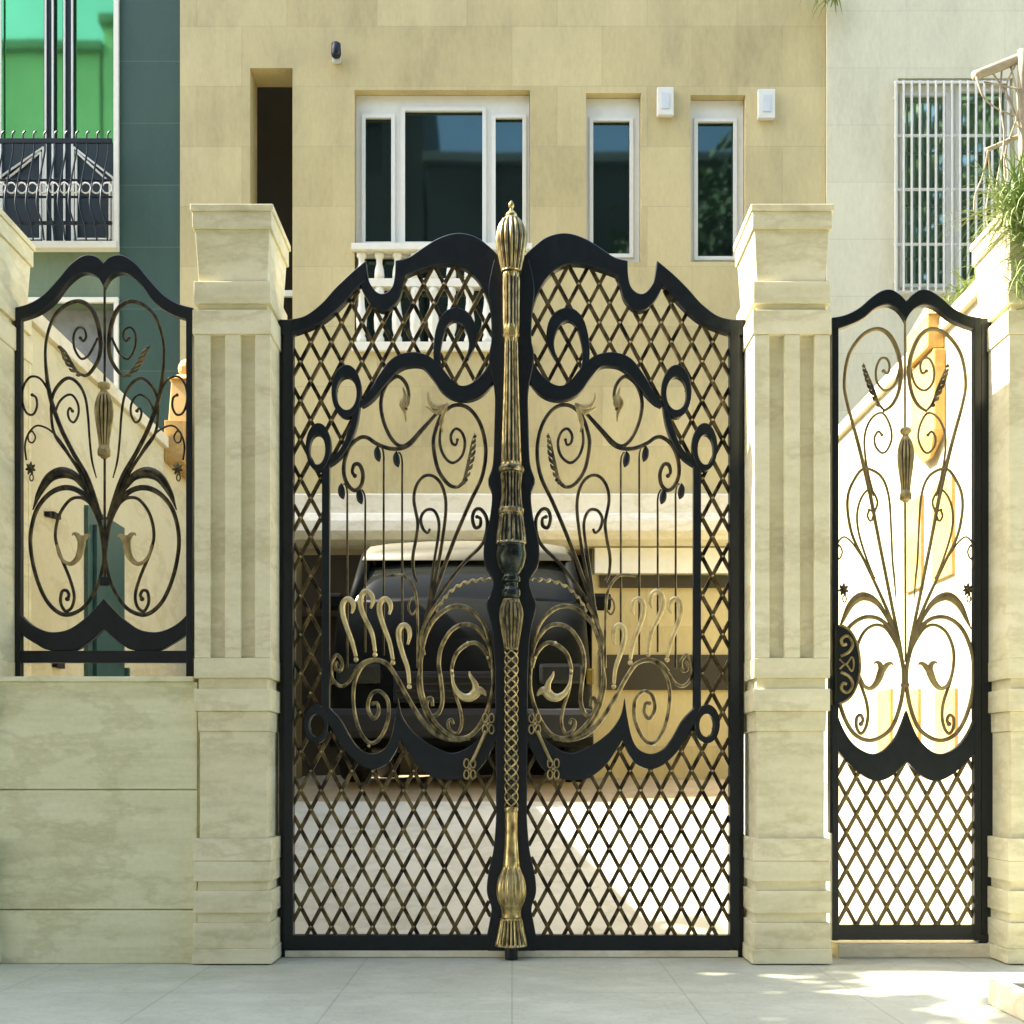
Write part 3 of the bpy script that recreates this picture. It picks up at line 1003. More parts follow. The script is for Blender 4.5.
L = [(20, 632), (27, 638), (37.5, 644.5), (50, 650.5), (75, 650.5), (86, 645), (95, 638), (LP_C, 629)]
bm = nb()
plate(bm, U, L, -.019, .019)
plate(bm, mirror_pts(U, LP_C), mirror_pts(L, LP_C), -.019, .019)
obj('lower_band', bm, M['iron'], fp)
bm = nb()
rect(bm, 8, 334, 15.6, 348, -.01, .01, .001)
obj('bracket', bm, M['iron'], fp)


def motif(curves, c, parent, mat):
    for pts, r in curves:
        q = [(p[0], p[1], 1.28 * (r[i] if isinstance(r, list) else r)) for i, p in enumerate(pts)]
        for w in (q, mirror_pts(q, c)):
            bm = nb()
            tube(bm, w, 1, 0.0, 8, 7)
            if not isinstance(r, list) and r > .85: ball(bm, w[-1][0], w[-1][1], r * 1.9, 0, 2)
            obj('scroll', bm, mat, parent, True)


motif(LP, LP_C, fp, M['bronze_dark'] if 'bronze_dark' in M else M['bronze'])
bm = nb()
tube(bm, [(LP_C, 287), (LP_C, 386)], 1.3, 0, 8, 1)
obj('rod', bm, M['bronze'], fp)
bm = nb()
tube(bm, [(LP_C, 455), (LP_C, 580)], 1.3, 0, 8, 1)
obj('rod', bm, M['bronze'], fp)
bm = nb()
rect(bm, 100.5, 577, 109, 586, -.008, .008, .001)
obj('collar', bm, M['iron'], fp)
baluster(fp, LP_C, 383, 459, 9.3)
for s in (0, 1):
    f = (lambda p: mirror_pts(p, LP_C)) if s else (lambda p: p)
    feather(fp, f([(122, 377), (131, 373), (138, 363), (144, 351), (150, 346)]), -.008, -1 if not s else 1, 8, -6)
    horn(fp, f([(152, 545, 1.2), (150, 554, 1.6), (145, 561.5, 1.8), (138, 564, 2.2), (131.5, 559, 3.0), (128, 550, 3.8), (127, 541, 4.2), (126.5, 536, 3.6)]),
         [f([(127, 543, 3), (123, 537, 2.6), (119.5, 535.5, 1.2), (119, 538, .5)]), f([(127.5, 543, 3), (131, 536, 2.6), (135, 534, 1.4), (136.5, 536, .5)])])
    star(fp, *f([(178, 469)])[0], 7)

# --- right side gate
RC = 905.0
RG = [
    ([(907.5, 660), (911, 640), (918, 606), (931.7, 537), (941, 489), (952, 443), (963, 402), (965.7, 381), (961.5, 356), (952, 340), (941, 331), (929, 329.5), (918.5, 338), (911, 356), (909, 374), (911.5, 392), (918, 405), (927, 411.5)],
     [1.2, 1.4, 1.4, 1.4, 1.6, 1.5, 1.3, 1.3, 1.4, 1.5, 1.6, 1.7, 1.8, 1.8, 1.7, 1.5, 1.4, 1]),
    ([(910, 366), (915, 384), (924.5, 390.5), (932.5, 383), (934, 370), (929.5, 359), (923, 359), (920.3, 367), (922.5, 373.5), (926.5, 371)], 1.0),
    ([(936, 496), (941, 477), (945, 454), (945, 434), (938.5, 418.5), (928, 413), (920.5, 424), (918.3, 438), (922.5, 449.5), (928, 453), (934, 447), (935.5, 438), (931.7, 431.5), (928, 435)], .95),
    ([(914, 600), (915.7, 578), (917.5, 560), (919, 526), (921, 498), (926.5, 480), (936, 471), (947.7, 469.5), (957, 482), (962, 496), (962, 514), (957, 537), (945, 562), (931.7, 590), (920, 617), (911, 644)],
     [.4, .9, .9, .9, 1, 1.1, 1.2, 1.2, 1.2, 1.2, 1.2, 1.2, 1.2, 1.3, 1.4, 1.4]),
    ([(938, 520), (935, 511), (932.5, 502), (937, 492), (943, 490.5), (950, 501), (953, 517), (950.5, 536), (943, 560), (936, 578)], .95),
    ([(941, 511), (942.5, 516), (939.5, 521), (936, 517), (937.5, 511.5), (941, 510)], .9),
    ([(945, 562), (952, 551), (959.5, 541), (966.5, 537), (972.5, 544), (974, 557), (972, 570)], .75),
    ([(970.5, 544.5), (973.5, 551), (971, 559), (967.7, 552), (970.5, 545)], .7),
    ([(911, 645), (918, 627), (925, 614), (931.7, 604), (941, 597.5), (950, 597), (959.5, 605), (966.5, 619), (971, 629)], [1.4, 1.5, 1.6, 2.2, 3.2, 3.6, 2.8, 1.6, .5]),
    ([(906.3, 685), (906.5, 670), (910, 652.5), (916, 636), (924.6, 623.5), (935, 617.5), (948, 618), (960.5, 627), (969, 643), (973.5, 663), (973, 689), (967, 714), (957, 732.5), (944, 740), (931, 738), (918, 727), (910, 706), (906.3, 685)], 1.7),
    ([(910, 652), (916, 640), (924.6, 628), (935, 625), (946, 632), (953, 648), (953.5, 665), (950, 682), (944, 700), (942, 714), (944, 727), (949, 733.5), (953.3, 727.5), (953.3, 718), (949.5, 715), (947, 720), (949, 724)], 1.35),
]
sg = thing('side_gate', 'narrow black iron pedestrian gate with bronze scrolls over a diamond lattice', 'gate', tuple(G(905, 957)))
bm = nb()
rect(bm, 831, 319, 837.5, 940, -.022, .022, .003)
rect(bm, 972.8, 319, 979.5, 940, -.022, .022, .003)
rect(bm, 837.2, 924.5, 973, 939.5, -.02, .02, .003)
obj('frame', bm, M['iron'], sg)
U = [(831, 319), (845, 316), (858.5, 309), (870, 299), (881, 292), (890.5, 291), (899, 296), (RC, 302)]
L = [(831, 332), (849, 326), (863, 319), (874.5, 309.5), (886, 306), (895, 309), (901, 315), (RC, 322)]
bm = nb()
plate(bm, U, L, -.021, .021)
plate(bm, mirror_pts(U, RC), mirror_pts(L, RC), -.021, .021)
obj('top_band', bm, M['iron'], sg)
U = [(835, 710), (843, 730), (853.7, 745), (869, 753.5), (881.6, 751), (894, 739), (901, 725), (RC + 1, 711)]
L = [(835, 746), (841, 756), (850.6, 766), (863, 776), (876, 781), (888.6, 777.5), (900, 768), (RC + 1, 761)]
bm = nb()
plate(bm, U, L, -.0195, .0195)
plate(bm, mirror_pts(U, RC + 1), mirror_pts(L, RC + 1), -.0195, .0195)
obj('lower_band', bm, M['iron'], sg)


def side_ok(x, y):
    u = L if x <= RC + 1 else mirror_pts(L, RC + 1)[::-1]
    for a, b in zip(u, u[1:]):
        if a[0] <= x <= b[0]: return y > a[1] + (b[1] - a[1]) * (x - a[0]) / (b[0] - a[0]) - 3
    return True


lat_keep = M['lattice']
M['lattice'] = M['gold_dark_lat'] = gilded('bronze_lattice', (.11, .08, .03), (.22, .165, .07), .40, .66, 25, .4, .5)
lattice(side_ok, 836.5, 974, 742, 926, 20.2, 37.2, 867, 795, 1.85, .01, sg)
M['lattice'] = lat_keep
M['bronze_bloom_lit'] = gilded('bronze_with_bloom', (.13, .10, .04), (.26, .20, .085), .38, .62, 40, .4, .48)  # lighter scroll bronze, with overexposed bloom painted into the colour
motif(RG, RC, sg, M['bronze_bloom_lit'])
bm = nb()
tube(bm, [(RC, 319), (RC, 432)], 1.2, 0, 8, 1)
obj('rod', bm, M['bronze_bloom_lit'], sg)
bm = nb()
tube(bm, [(RC, 498), (RC + .6, 662)], 1.2, 0, 8, 1)
obj('rod', bm, M['bronze_bloom_lit'], sg)
baluster(sg, RC, 428, 503, 8.4)
for s in (0, 1):
    f = (lambda p: mirror_pts(p, RC)) if s else (lambda p: p)
    feather(sg, f([(926, 411), (932, 404), (937, 391), (942, 377), (947, 364)]), -.008, -1 if not s else 1, 9, -5.5)
    horn(sg, f([(953, 668, 1.2), (950, 678, 1.5), (946, 686, 1.9), (940, 688.5, 2.4), (934, 683, 3.2), (930, 674, 3.9), (928, 667, 3.8)]),
         [f([(928.5, 671, 3.4), (923.5, 665, 2.6), (919, 663.5, 1.4), (918, 666, .5)]), f([(928.5, 671, 3.4), (931, 664, 2.6), (935, 662.5, 1.3), (936.5, 664.5, .5)])])
    star(sg, *f([(967, 590)])[0], 7)
# lock plate: half oval with raised gilt scrolls
bm = nb()
hp = [(837, 626)] + [(837 + 20.5 * math.sin(math.pi * k / 14), 665 - 38.5 * math.cos(math.pi * k / 14)) for k in range(1, 14)] + [(837, 704)]
plate(bm, hp, [(833, 626 + 78 * k / 14) for k in range(15)], -.045, -.021, 50, False, 1.2, True)
lk = obj('lock_plate', bm, M['iron'], sg)
bm = nb()
tube(bm, hp, 1.3, -.045, 8, 4)
for sy in (-1, 1):
    tube(bm, [(838, 665 + sy * 8), (846, 665 + sy * 12), (850, 665 + sy * 20), (845, 665 + sy * 28), (839, 665 + sy * 25), (840, 665 + sy * 19), (844, 665 + sy * 20)], 1.6, -.047, 8, 5)
tube(bm, [(837, 660), (843, 665), (849, 658), (851, 665), (849, 672), (843, 665), (837, 670)], 1.0, -.047, 8, 4)
obj('scroll_relief', bm, M['old_gold'], lk, True)
bm = nb()
rect(bm, 828.5, 676, 833, 690, -.02, .02, .001)
rect(bm, 829, 705, 833, 833, -.015, .03, .001)
obj('latch_keep', bm, M['iron'], sg)
bm = nb()
rect(bm, 979.8, 318, 993, 945, .0, .085, .004)
rect(bm, 981, 325, 984, 943, -.006, .0, .001)
rect(bm, 978, 934, 992, 946, -.012, -.0005, .002)
tag(obj('hinge_post', bm, M['iron']), 'slim black steel post between the side gate and the cropped pillar', 'post')
bm = nb()
box(bm, X_(836, 0), X_(1000, 0), -.04, .2, .002, .07, .004)
tag(obj('threshold', bm, M['coping']), 'pale stone sill under the narrow side gate', 'threshold')

# ------------------------------------------------------------------ courtyard walls
def side_wall(X, thick, top, Y0, Y1, label):
    t = thing('boundary_wall', label, 'wall', (X, Y0, 0), 'courtyard side walls')
    bm = nb()
    box(bm, min(X, X + thick), max(X, X + thick), Y0, Y1, -.1, top)
    obj('wall', bm, M['render'], t)
    bm = nb()
    a, b = sorted((X - math.copysign(.035, thick), X + thick))
    box(bm, a, b, Y0, Y1, top + .001, top + .085, .008)
    obj('coping', bm, M['coping'], t)
    return t


WL = side_wall(-2.56, -.25, 3.30, .19, 5.45, 'cream courtyard wall with a stone coping, behind the fence panel')
WR = side_wall(2.50, .25, 3.46, .19, 5.45, 'sunlit cream courtyard wall with stone coping, behind the side gate')


def on_right(px0, px1, py0, py1, proud=.02):
    X = 2.50
    d0, d1 = X * F / (px1 - 512), X * F / (px0 - 512)
    d = (d0 + d1) / 2
    return (X - proud, X - .001, d0 - DG, d1 - DG, EYE + (HZ - py1) * d / F, EYE + (HZ - py0) * d / F)


for q in ((908, 924, 500, 590), (935, 955, 482, 578), (880, 893, 690, 752), (908, 921, 690, 756), (938, 958, 690, 758)):
    bm = nb()
    box(bm, *on_right(*q), .003)
    obj('ochre_panel', bm, M['ochre'], WR)
x0, x1, y0, y1, z0, z1 = on_right(922, 946, 326, 440, .07)
lt = thing('wall_lantern', 'ochre stone lantern bracket on the sunlit courtyard wall', 'lantern', (x0, y0, z0))
bm = nb()
box(bm, x0, x1, y0, y1, z0, z1 - .2, .01)
frustum(bm, (x0 + x1) / 2, (y0 + y1) / 2, z0 - .12, .008, .06, z0, .034, (y1 - y0) / 2)
obj('bracket', bm, M['ochre'], lt)
bm = nb()
box(bm, x0 - .03, x1, y0 + .02, y1 - .02, z1 - .19, z1, .01)
frustum(bm, (x0 + x1) / 2, (y0 + y1) / 2, z1, .06, (y1 - y0) / 2, z1 + .12, .01, .02)
obj('lantern_head', bm, M['ochre'], lt)
# left wall: teal door, dark boxes and an ochre lantern post
X = -2.56
bm = nb()


def on_left(px0, px1, py0, py1, proud=.02):
    d0, d1 = -X * F / (512 - px0), -X * F / (512 - px1)
    d = (d0 + d1) / 2
    return (X + .001, X + proud, d0 - DG, d1 - DG, EYE + (HZ - py1) * d / F, EYE + (HZ - py0) * d / F)


a = on_left(84, 121, 517, 760, .025)
box(bm, *a[:4], .1, a[5], .003)
dr = obj('door', bm, M['teal_steel'], WL)
bm = nb()
box(bm, X + .026, X + .05, a[2] + .08, a[3] - .08, .5, a[5] - .1, .003)
box(bm, X + .026, X + .07, a[3] - .06, a[3] - .03, 1.45, 1.6, .004)
obj('door_panel', bm, M['teal_steel'], dr)
bm = nb()
for q in ((44, 47, 512, 517), (49, 52, 512, 518), (53, 56, 514, 519), (52, 60, 660, 668)): box(bm, *on_left(*q, .03), .003)
obj('socket', bm, M['rubber'], WL)
a = on_left(166, 186, 385, 432, .16)
lp = thing('lantern_post', 'ochre stone lantern post with carved base beyond the fence panel', 'lantern', (X, a[2], a[4]))
bm = nb()
cy = (a[2] + a[3]) / 2
frustum(bm, X + .09, cy, a[4], .085, .24, a[5] - .02, .075, .19, .01)
frustum(bm, X + .09, cy, a[5] - .019, .10, .22, a[5] + .05, .05, .1, .01)
bmesh.ops.create_uvsphere(bm, u_segments=14, v_segments=8, radius=.075, matrix=Matrix.Translation((X + .09, cy, a[5] + .12)))
obj('post', bm, M['ochre'], lp)
b = on_left(164, 187, 433, 472, .14)
bm = nb()
box(bm, *b[:4], b[4], a[4] - .002, .006)
for k in range(3):
    for j in range(3):
        yy, zz = b[2] + (j + .5) * (b[3] - b[2]) / 3, b[4] + (k + .5) * (b[5] - b[4]) / 3
        bmesh.ops.create_uvsphere(bm, u_segments=10, v_segments=6, radius=.06, matrix=Matrix.Translation((X + .135, yy, zz)))
obj('carved_base', bm, M['wood_carved'] if 'wood_carved' in M else M['ochre'], lp)

# ------------------------------------------------------------------ tan apartment building
FY = 5.5
fx = lambda p: X_(p, FY)
fz = lambda p: Z_(p, FY)
ab = thing('apartment_building', 'tan stone clad apartment building behind the double gate', 'building', (0, FY, 0))
bm = nb()
TOP = 10.5
holes = [(fx(250), fx(292.5), fz(470), fz(68)), (fx(354.5), fx(530), fz(350), fz(90)), (fx(586), fx(641), fz(262), fz(93)), (fx(690.5), fx(745.5), fz(262), fz(95)),
         (fx(296), fx(592), -.1, fz(549))]
wall_with_holes(bm, fx(180), fx(825.5), -.1, TOP, holes, FY, FY + .32)
obj('wall', bm, M['tan'], ab)
bm = nb()   # rooms behind the openings
wall_with_holes(bm, fx(180) - .01, fx(825) + .01, .84, TOP - .5, [], FY + 5.2, FY + 5.3)
box(bm, fx(176), fx(826), FY + .33, FY + 5.2, fz(549) + .02, fz(549) + .2)
box(bm, fx(176), fx(826), FY + .9, FY + 1.0, fz(549) + .21, TOP - .6)
box(bm, fx(120), fx(126), FY + .33, FY + 5.2, .84, fz(549) + .0)
box(bm, fx(640), fx(646), FY + .33, FY + 5.2, .84, fz(549) + .0)
obj('room_interior', bm, M['dark_room'], ab)
# pale rounded beam over the garage
bm = nb()
pr = [(0, fz(496)), (-.10, fz(496)), (-.13, fz(498)), (-.14, fz(516)), (-.20, fz(519)), (-.25, fz(526)), (-.26, fz(536)), (-.22, fz(544)), (-.12, fz(548)), (0, fz(548.5))]
for x0_, x1_ in ((fx(180), fx(825)),):
    A = [bm.verts.new((x0_, FY + y - .002, z)) for y, z in pr]
    B = [bm.verts.new((x1_, FY + y - .002, z)) for y, z in pr]
    for k in range(len(pr) - 1): bm.faces.new((A[k], A[k + 1], B[k + 1], B[k]))
    bm.faces.new(A); bm.faces.new(B[::-1])
obj('garage_beam', bm, M['coping'], ab)
bm = nb()
box(bm, fx(594), fx(825), FY - .10, FY - .002, fz(575), fz(549.5), .006)
obj('lintel', bm, M['cream_frame'], ab)
bm = nb()      # low dark strip window in the ground floor wall
box(bm, fx(600), fx(745), FY - .03, FY - .003, fz(690), fz(655), .002)
obj('strip_window', bm, M['dark_room'], ab)
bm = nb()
box(bm, fx(600), fx(745), FY - .03, FY - .003, fz(588), fz(576), .002)  # dark strip painted as the shade below the lintel; no gap is cut
obj('painted_gap_shadow', bm, M['dark_room'], ab)


def window(parent, hx0, hx1, hz0, hz1, panes, yframe=.09, reveal=True, mat='white_frame', gl='glass', Y=FY):
    """frame with panes, all rectangles in facade pixels"""
    bm = nb()
    Yp = Y + yframe
    H = [(X_(p[0], Yp), X_(p[1], Yp), max(Z_(p[3], Yp), Z_(hz1, Y) + .05), Z_(p[2], Yp)) for p in panes]
    wall_with_holes(bm, X_(hx0, Y) + .004, X_(hx1, Y) - .004, Z_(hz1, Y) + .004, Z_(hz0, Y) - .004, H, Y + yframe, Y + yframe + .06)
    w = obj('window', bm, M[mat], parent)
    for h in H:
        bm = nb()
        box(bm, h[0] - .004, h[1] + .004, Y + yframe + .025, Y + yframe + .035, h[2] - .004, h[3] + .004)
        obj('pane', bm, M[gl], w)
        bm = nb()      # slim sash proud of the frame
        wall_with_holes(bm, h[0] - .03, h[1] + .03, h[2] - .03, h[3] + .03, [(h[0] + .006, h[1] - .006, h[2] + .006, h[3] - .006)], Y + yframe - .018, Y + yframe - .001)
        obj('sash', bm, M[mat], w)
    return w


window(ab, 354.5, 530, 90, 350, [(365, 392, 118, 243), (404.5, 483, 111, 243), (495, 523, 118, 243), (362, 524, 258, 346)])
window(ab, 586, 641, 93, 262, [(592.5, 630, 121, 255)])
window(ab, 690.5, 745.5, 95, 262, [(697, 733.5, 122, 257.5)])
bl = thing('balustrade', 'cream balustrade of turned balusters below the wide window', 'balustrade', (fx(440), FY, fz(350)))
bm = nb()
box(bm, fx(352), fx(532), FY - .06, FY + .12, fz(252), fz(245.5), .006)
obj('handrail', bm, M['cream_frame'], bl)
bm = nb()
box(bm, fx(352), fx(532), FY - .04, FY + .12, fz(352), fz(343), .006)
box(bm, fx(352), fx(532), FY - .02, FY + .1, fz(287), fz(279), .003)
obj('base_rail', bm, M['cream_frame'], bl)
for k in range(10):
    cxp = 361 + k * 18
    bm = nb()
    rows = [(252.2, 5), (256, 5), (258, 3.2), (263, 3.0), (269, 4.6), (274, 5), (278.8, 5)]
    lathe(bm, fx(cxp), FY + .03, [(fz(y), r * (DG + FY) / F) for y, r in rows], 20)
    rows = [(287.2, 5), (292, 4.8), (296, 3), (304, 3.4), (318, 5.6), (328, 5.2), (334, 3.4), (338, 5), (342.8, 5)]
    lathe(bm, fx(cxp), FY + .03, [(fz(y), r * (DG + FY) / F) for y, r in rows], 20)
    obj('baluster', bm, M['cream_frame'], bl, True)

# wall lights on the tan facade
for x0_, x1_, y0_, y1_, lab in ((656.5, 673, 90, 118, 'white rectangular wall light between the two narrow windows'), (757, 774, 92, 121, 'white rectangular wall light right of the last narrow window')):
    t = thing('wall_light', lab, 'wall light', (fx(x0_), FY, fz(y1_)), 'white wall lights')
    bm = nb()
    box(bm, fx(x0_), fx(x1_), FY - .055, FY - .002, fz(y1_), fz(y0_), .008)
    obj('housing', bm, M['white_frame'], t)
    bm = nb()
    box(bm, fx(x0_ + 4.5), fx(x1_ - 4.5), FY - .062, FY - .0555, fz(y1_ - 6), fz(y0_ + 6), .002)
    obj('diffuser', bm, M['grey_panel'], t)
t = thing('spotlight', 'small dark spotlight on the tan wall above the slot opening', 'spotlight', (fx(337), FY, fz(66)))
bm = nb()
lathe(bm, fx(337.5), FY - .09, [(fz(49), .035), (fz(50), .045), (fz(60), .048), (fz(62), .04), (fz(62.5), .03)], 20)
obj('lamp_body', bm, M['iron'], t, False)
bm = nb()
box(bm, fx(333), fx(341), FY - .05, FY - .002, fz(64), fz(60), .004)
bar3(bm, (fx(334), FY - .09, fz(66)), (fx(337), FY - .03, fz(62)), .012)
obj('bracket', bm, M['grey_panel'], t)
# guard rail across the slot opening
bm = nb()
box(bm, fx(251), fx(292), FY + .05, FY + .09, fz(294), fz(288), .003)
obj('guard_rail', bm, M['white_frame'], ab)

# ------------------------------------------------------------------ neighbour on the left: dark green tiles and green glass
nl = thing('green_building', 'dark green tiled building with green glass, above the fence panel', 'building', (fx(60), FY, 0))
bm = nb()
wall_with_holes(bm, fx(118.6), fx(179.8), -.1, TOP + 1, [], FY + .03, FY + .5)
obj('tiled_column', bm, M['green_tile'], nl)
bm = nb()
wall_with_holes(bm, fx(-340), fx(118.4), -.1, TOP + 1, [(fx(-330), fx(113.5), fz(430), fz(302)), (fx(-68), fx(113.3), fz(243.4), fz(-95))], FY + .04, FY + .5)
obj('wall', bm, M['green_wall'], nl)
bm = nb()
box(bm, fx(-340), fx(118.4), FY - .06, FY + .5, fz(250.3), fz(243.5), .006)
box(bm, fx(-330), fx(118), FY + .0, FY + .06, fz(302), fz(297), .003)
box(bm, fx(113.6), fx(118), FY + .0, FY + .06, fz(430), fz(302.2), .003)
box(bm, fx(113.4), fx(118.3), FY + .0, FY + .1, fz(243.3), TOP, .003)
obj('trim', bm, M['cream_frame'], nl)
bm = nb()
box(bm, fx(-330), fx(113.4), FY + .2, FY + .24, fz(430), fz(302.2))
obj('shutter', bm, M['grey_wall'], nl)
wn = None
bm = nb()
H = [(fx(a), fx(b), fz(c), fz(d)) for a, b, c, d in ((-60, -8, 136, -90), (-6.5, 39, 136, -90), (49.5, 58, 136, -90), (69, 109, 136, -90))]
wall_with_holes(bm, fx(-66), fx(113.2), fz(243.2), fz(-94), H, FY + .12, FY + .2)
wn = obj('window', bm, M['navy'], nl)
for h in H:
    bm = nb()
    box(bm, h[0] - .003, h[1] + .003, FY + .155, FY + .165, h[2] - .003, h[3] + .003)
    obj('pane', bm, M['glass_green'], wn)
bm = nb()
lw = .012
for a in (-9.5, -5, 40.3, 47.5, 59.3, 67.2, 110.3): box(bm, fx(a), fx(a) + .016, FY + .10, FY + .119, fz(240), fz(-90), .001)
for a, b in ((-6, 39), (69, 109)):
    for ins in (0, 5):
        a2, b2 = a + ins * .6, b - ins * .6
        yb = 239 - ins
        apex_right = a < 0
        l_top, r_top = (172 + ins, 141 + ins) if apex_right else (141 + ins, 172 + ins)
        P4 = [(a2, yb), (b2, yb), (b2, r_top), (a2, l_top)]
        for (ua, va), (ub, vb) in zip(P4, P4[1:] + P4[:1]):
            bar3(bm, (fx(ua), FY + .11, fz(va)), (fx(ub), FY + .11, fz(vb)), .011, 5)
obj('white_inlay', bm, M['white_frame'], wn)
# balcony rail in front of it
rl = thing('balcony_railing', 'black iron railing with a row of pale rings before the green glass', 'railing', (fx(50), FY - .3, fz(243)))
YR = FY - .25
rx = lambda p: X_(p, YR)
rz = lambda p: Z_(p, YR)
bm = nb()
for yy, h in ((141, .022), (223, .016), (180, .008), (197, .008)): box(bm, rx(-120), rx(112), YR - .01, YR + .01, rz(yy) - h, rz(yy) + h, .002)
obj('rails', bm, M['iron'], rl)
bm = nb()
for k in range(22):
    xx = -115 + k * 10.6
    q = [(rx(xx + 3), YR, rz(131)), (rx(xx), YR, rz(135)), (rx(xx + 1), YR, rz(150)), (rx(xx - 3), YR, rz(172)), (rx(xx - 5), YR - .06, rz(205)), (rx(xx - 1), YR - .03, rz(224)), (rx(xx), YR, rz(240))]
    path3(bm, q, .009, .009, 5, 3)
obj('bars', bm, M['iron'], rl, True)
for k in range(22):
    xx = -115 + k * 10.6
    bm = nb()
    q = [(rx(xx) + .046 * math.cos(2 * math.pi * i / 12), YR - .02, rz(189) + .05 * math.sin(2 * math.pi * i / 12)) for i in range(13)]
    path3(bm, q, .008, .008, 5, 1)
    obj('ring', bm, M['cream_frame'], rl, True)

# ------------------------------------------------------------------ neighbour on the right: cream building with barred window
nr = thing('cream_building', 'plain cream stone building with a barred window, above the side gate', 'building', (fx(930), FY, 0))
bm = nb()
wall_with_holes(bm, fx(826), fx(1500), -.1, TOP, [(fx(897), fx(1012), fz(291), fz(80))], FY - .03, FY + .4)
obj('wall', bm, M['cream'], nr)
window(nr, 897, 1012, 80, 291, [(902, 946, 96, 285), (958, 1005, 92, 285)], .08, gl='glass_garden')
bm = nb()
YG = FY - .09
gx = lambda p: X_(p, YG)
gz = lambda p: Z_(p, YG)
for k in range(15): box(bm, gx(896 + k * 8.05) - .0085, gx(896 + k * 8.05) + .0085, YG, YG + .022, gz(292), gz(80), .002)
for yy in (80.5, 134, 188, 243, 291): box(bm, gx(895), gx(1011), YG + .0235, YG + .038, gz(yy) - .013, gz(yy) + .013, .002)
for xx in (896, 1009):
    for yy in (95, 280): box(bm, gx(xx) - .01, gx(xx) + .01, YG + .039, FY - .031, gz(yy) - .01, gz(yy) + .01)
obj('window_grille', bm, M['white_frame'], nr)

